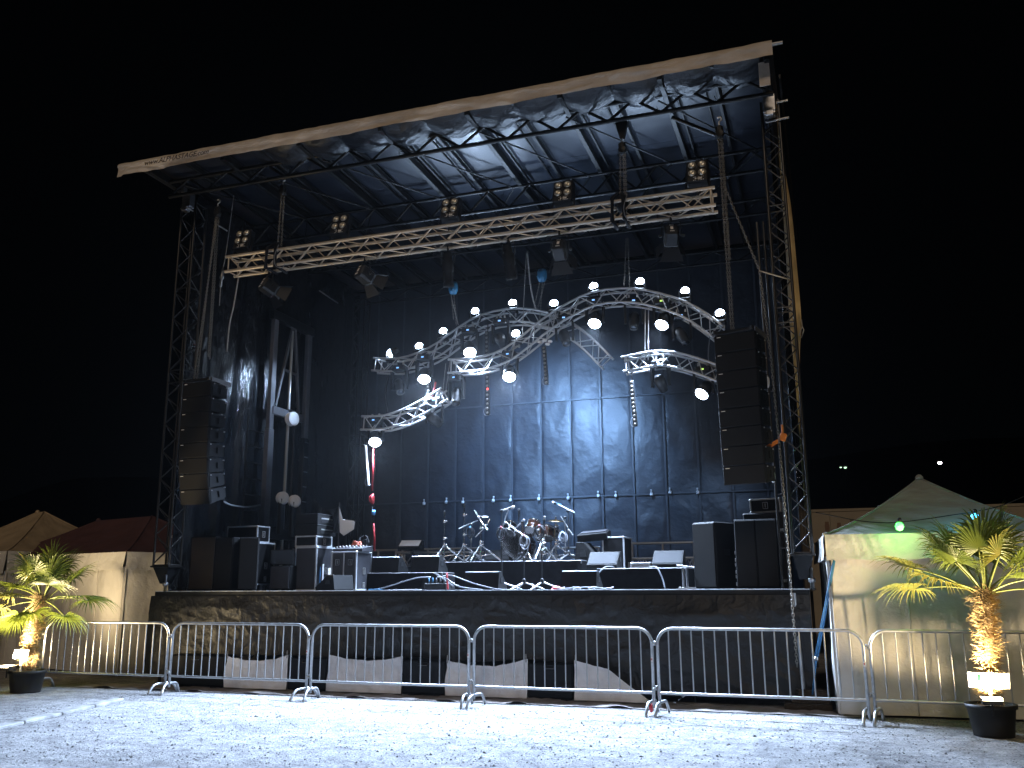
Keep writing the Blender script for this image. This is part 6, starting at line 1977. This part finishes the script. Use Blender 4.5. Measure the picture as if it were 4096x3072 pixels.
# ================================================================ POTTED PALMS
def palm(base, label, seed, hp, pot_r, ztr, crown, lean, fronds, flood_off, board, group):
    rnd = random.Random(seed)
    b = Vector((base[0], base[1], 0))
    t = thing('potted_palm', label, 'palm tree', b, group=group)
    m = MB(); m.lathe([(0, .01), (pot_r * .80, .0), (pot_r * .82, .03), (pot_r * .96, hp - .05), (pot_r * 1.04, hp - .045), (pot_r * 1.05, hp), (pot_r * .93, hp), (pot_r * .92, hp - .04), (0, hp - .035)], (0, 0, 0), (0, 0, 1), 30)
    part('pot', m, 'pot', t, True)
    m = MB(); m.lathe([(pot_r * .92, hp - .05), (pot_r * .5, hp - .015), (0, hp)], (0, 0, 0), (0, 0, 1), 20); part('soil', m, 'soil', t, True)
    cr = Vector((lean[0], lean[1], crown))
    path = [Vector((0, .02, hp - .04)), Vector((lean[0] * .2, .02, lerp(hp, crown, .3))), Vector((lean[0] * .65, lean[1] * .5, lerp(hp, crown, .65))), cr]
    sp = spline(path, 8)
    n = len(sp)
    rad = [lerp(.058, .074, min(1, i / n * 1.2)) * (1 + .14 * math.sin(i * 1.9)) for i in range(n)]
    m = MB(); m.tube(sp, rad, 14); part('trunk', m, 'trunk', t, True)
    # shaggy fibre
    m = MB()
    for k in range(1900):
        f = rnd.random() ** .8
        i = min(n - 2, int(f * (n - 1)))
        p = sp[i].lerp(sp[i + 1], rnd.random())
        a = rnd.uniform(0, 6.283)
        o = Vector((math.cos(a), math.sin(a), 0))
        tg = Vector((-o.y, o.x, 0))
        L = rnd.uniform(.05, .18)
        up = rnd.uniform(-.5, .9)
        p0 = p + o * (rad[i] * .9)
        p1 = p0 + o * L * .5 + Vector((0, 0, up * L * .5)) + tg * rnd.uniform(-.5, .5) * L
        p2 = p1 + o * L * rnd.uniform(-.1, .5) + Vector((0, 0, (up - .5) * L * .5)) + tg * rnd.uniform(-.7, .7) * L
        w = rnd.uniform(.0016, .0042)
        s = Vector((0, 0, w)) + tg * w * .6
        m.add([p0 - s, p0 + s, p1 + s * .8, p1 - s * .8, p2], [(0, 1, 2, 3), (3, 2, 4)])
    part('fibre', m, 'fibre', t, kind='stuff')
    for (az, el, L, ln, yel) in fronds:
        L, ln = L * 1.12, ln * (1.15 if base[0] < -5 else 1.10)
        az, el = R(az), R(el)
        d = Vector((math.cos(az) * math.cos(el), math.sin(az) * math.cos(el), math.sin(el)))
        st = cr + Vector((math.cos(az) * .05, math.sin(az) * .05, rnd.uniform(-.12, .02)))
        e = st + d * L - Vector((0, 0, .10 * L * L * math.cos(el) * 1.5))
        mid = st + d * L * .5
        pts = spline([st, mid, e], 6)
        root = MB(); root.tube(pts, [lerp(.013, .007, i / (len(pts) - 1)) for i in range(len(pts))], 6)
        fr = part('frond', root, 'stalk', t, True)
        ax = (pts[-1] - pts[-3]).normalized()
        side = ax.cross(Vector((0, 0, 1)))
        side = side.normalized() if side.length > .05 else Vector((1, 0, 0))
        nrm = side.cross(ax).normalized()
        side = (side + nrm * rnd.uniform(-.3, .3)).normalized()
        bl = MB()
        ns = 34
        for k in range(ns):
            th = R(lerp(-128, 128, (k + .5) / ns) + rnd.uniform(-2.5, 2.5))
            dd = (ax * math.cos(th) + side * math.sin(th)).normalized()
            ll = ln * (1 - .30 * abs(th) / R(128)) * rnd.uniform(.86, 1.06)
            cup = nrm * .22 * math.cos(th * .6)
            w0 = .0145
            sd_ = (-ax * math.sin(th) + side * math.cos(th)).normalized()
            base_ = e
            droop = rnd.uniform(.35, 1.0) * .45
            prev = None
            cs = []
            for q in range(6):
                f = q / 5
                pz = base_ + dd * ll * f + cup * ll * f * (1 - f * .6) - Vector((0, 0, droop * ll * max(0, f - .45) ** 2 * 2.6))
                ww = w0 * (.25 + 1.6 * f if f < .4 else (1 - ((f - .4) / .6) ** 1.5) * .89 + .02)
                cs.append((pz - sd_ * ww + nrm * ww * .45, pz, pz + sd_ * ww + nrm * ww * .45))
            vs = [v for c_ in cs for v in c_]
            fs = []
            for q in range(5):
                fs += [(q * 3, q * 3 + 1, q * 3 + 4, q * 3 + 3), (q * 3 + 1, q * 3 + 2, q * 3 + 5, q * 3 + 4)]
            bl.add(vs, fs)
        part('fan_leaf', bl, 'frondy' if yel else 'frond', fr)
    # floodlight sitting on the pot rim
    fo = Vector((flood_off[0], flood_off[1], hp))
    fl = thing('floodlight', label.split(' palm')[0] + ' pot floodlight, glowing warm white under the sign board', 'floodlight', b + fo, group='floodlights in the palm pots')
    fl['label'] = ('glowing floodlight in the left palm pot, below its white board' if base[0] < -5 else 'glowing floodlight in the right palm pot, below its board with green leaf')
    m = MB(); m.prism([(-.10, -.03, .02), (-.10, .08, .02), (-.10, .10, .085), (-.10, -.055, .085)], (.20, 0, 0)); part('housing', m, 'black', fl)
    m = MB()
    m.add([(-.105, -.062, .092), (.105, -.062, .092), (.105, .105, .092), (-.105, .105, .092), (0, .02, .098)], [(0, 1, 4), (1, 2, 4), (2, 3, 4), (3, 0, 4)])
    part('glass', m, 'lensflood', fl, True)
    m = MB()
    m.box((0, -.062, .074), (.20, .008, .016), .002)
    part('lit_rim', m, 'lensflood', fl)
    m = MB(); m.tube([(0, .02, -.10), (0, .02, .03)], .012, 6); part('stake', m, 'black', fl)
    spot(fl, (0, .02, .13), (.30, .62, 1) if base[0] < -5 else (-.10, .42, 1), FLOOD_W * (16 if base[0] < -5 else 12), 140, .6, (1.0, .77, .44), .06)
    # white sign board on a post
    bo = Vector(board[0]) - b
    sbd = thing('sign_board', ('brightly lit blank white sign board in the left palm pot' if base[0] < -5 else 'brightly lit white sign board with a green leaf in the right palm pot'), 'sign', b + Vector((bo.x, bo.y, 0)), (0, 0, R(board[3])), 'white sign boards in the palm pots')
    m = MB(); m.box((0, .0, bo.z), (board[1], .014, board[2]), .003, (R(board[4]), 0, R(0))); part('board', m, 'board', sbd)
    m = MB(); m.box((0, .016, (bo.z + hp) / 2 - .03), (.035, .016, bo.z - hp + .16), .003); part('post', m, 'board', sbd)
    if base[0] > -5:
        m = MB()
        pts = [(math.cos(q) * .020, math.sin(q) * .034) for q in [i * 6.2832 / 14 for i in range(14)]]
        m.prism([(-board[1] * .22 + x * .95 + y * .3, -.0105 - (y + .02) * math.tan(R(board[4])) * 0, bo.z + .02 + y) for x, y in pts], (0, .003, 0))
        part('leaf_emblem', m, 'green', sbd)
    return t

def fr_list(rnd, specs):
    return specs
pl = V3(-12.668,12.042,0.000)
pr = V3(1.577,11.855,0.000)
palm((pl[0], 12.14), 'potted fan palm at far left, glowing yellow green in its floodlight', 11, .35, .28, 1.2, 1.56, (.10, .05),
     [(-5, 10, .62, .52, 0), (20, 42, .50, .50, 0), (-35, 28, .45, .48, 0), (60, 60, .45, .5, 0), (100, 78, .5, .5, 0), (150, 55, .45, .5, 0), (185, 22, .5, .5, 0),
      (200, 60, .4, .46, 1), (-80, 55, .42, .48, 0), (-110, 12, .42, .46, 1), (-60, -18, .42, .44, 0), (-10, -20, .55, .44, 0), (230, -8, .5, .46, 1), (170, -22, .5, .44, 0), (30, 4, .6, .5, 0), (265, -35, .4, .42, 0), (-25, 66, .4, .5, 0)],
     (-.13, -.31), (V3(-12.693,12.000,0.612), .27, .135, 8, -10), 'potted palms beside the stage')
palm((pr[0], 11.93), 'potted fan palm at far right with a shaggy trunk, in front of tent', 23, .345, .26, 1.2, 1.62, (.08, .05),
     [(182, 30, .72, .52, 1), (168, 8, .62, .50, 1), (200, 50, .55, .52, 0), (150, 62, .5, .5, 0), (100, 66, .5, .52, 0), (60, 78, .55, .5, 0), (40, 60, .5, .52, 0), (10, 34, .55, .54, 0),
      (-20, 50, .5, .5, 0), (-60, 58, .45, .5, 1), (-100, 66, .5, .5, 0), (-130, 40, .5, .48, 0), (215, 18, .5, .46, 1), (-10, 8, .55, .5, 1), (270, 70, .5, .5, 0), (120, 40, .55, .5, 0), (20, 72, .6, .52, 0), (-45, 20, .5, .48, 0)],
     (-.02, -.29), (V3(1.569,11.800,0.605), .42, .165, -14, -8), 'potted palms beside the stage')

# ================================================================ STAGE HAZE
if HAZE > 0:
    m = bpy.data.materials.new('thin_stage_haze')
    m.use_nodes = True
    nt = m.node_tree
    for n in list(nt.nodes):
        if n.type == 'BSDF_PRINCIPLED':
            nt.nodes.remove(n)
    out = [n for n in nt.nodes if n.type == 'OUTPUT_MATERIAL'][0]
    pv = nt.nodes.new('ShaderNodeVolumePrincipled')
    pv.inputs['Color'].default_value = (0.9, 0.94, 1.0, 1)
    pv.inputs['Density'].default_value = HAZE
    pv.inputs['Anisotropy'].default_value = 0.82
    nt.links.new(pv.outputs[0], out.inputs['Volume'])
    M['haze'] = m
    mb = MB()
    mb.box((0, 37, 8.25), (186, 140, 18.5))
    link('haze', mb.mesh('haze', 'haze'), kind='stuff')
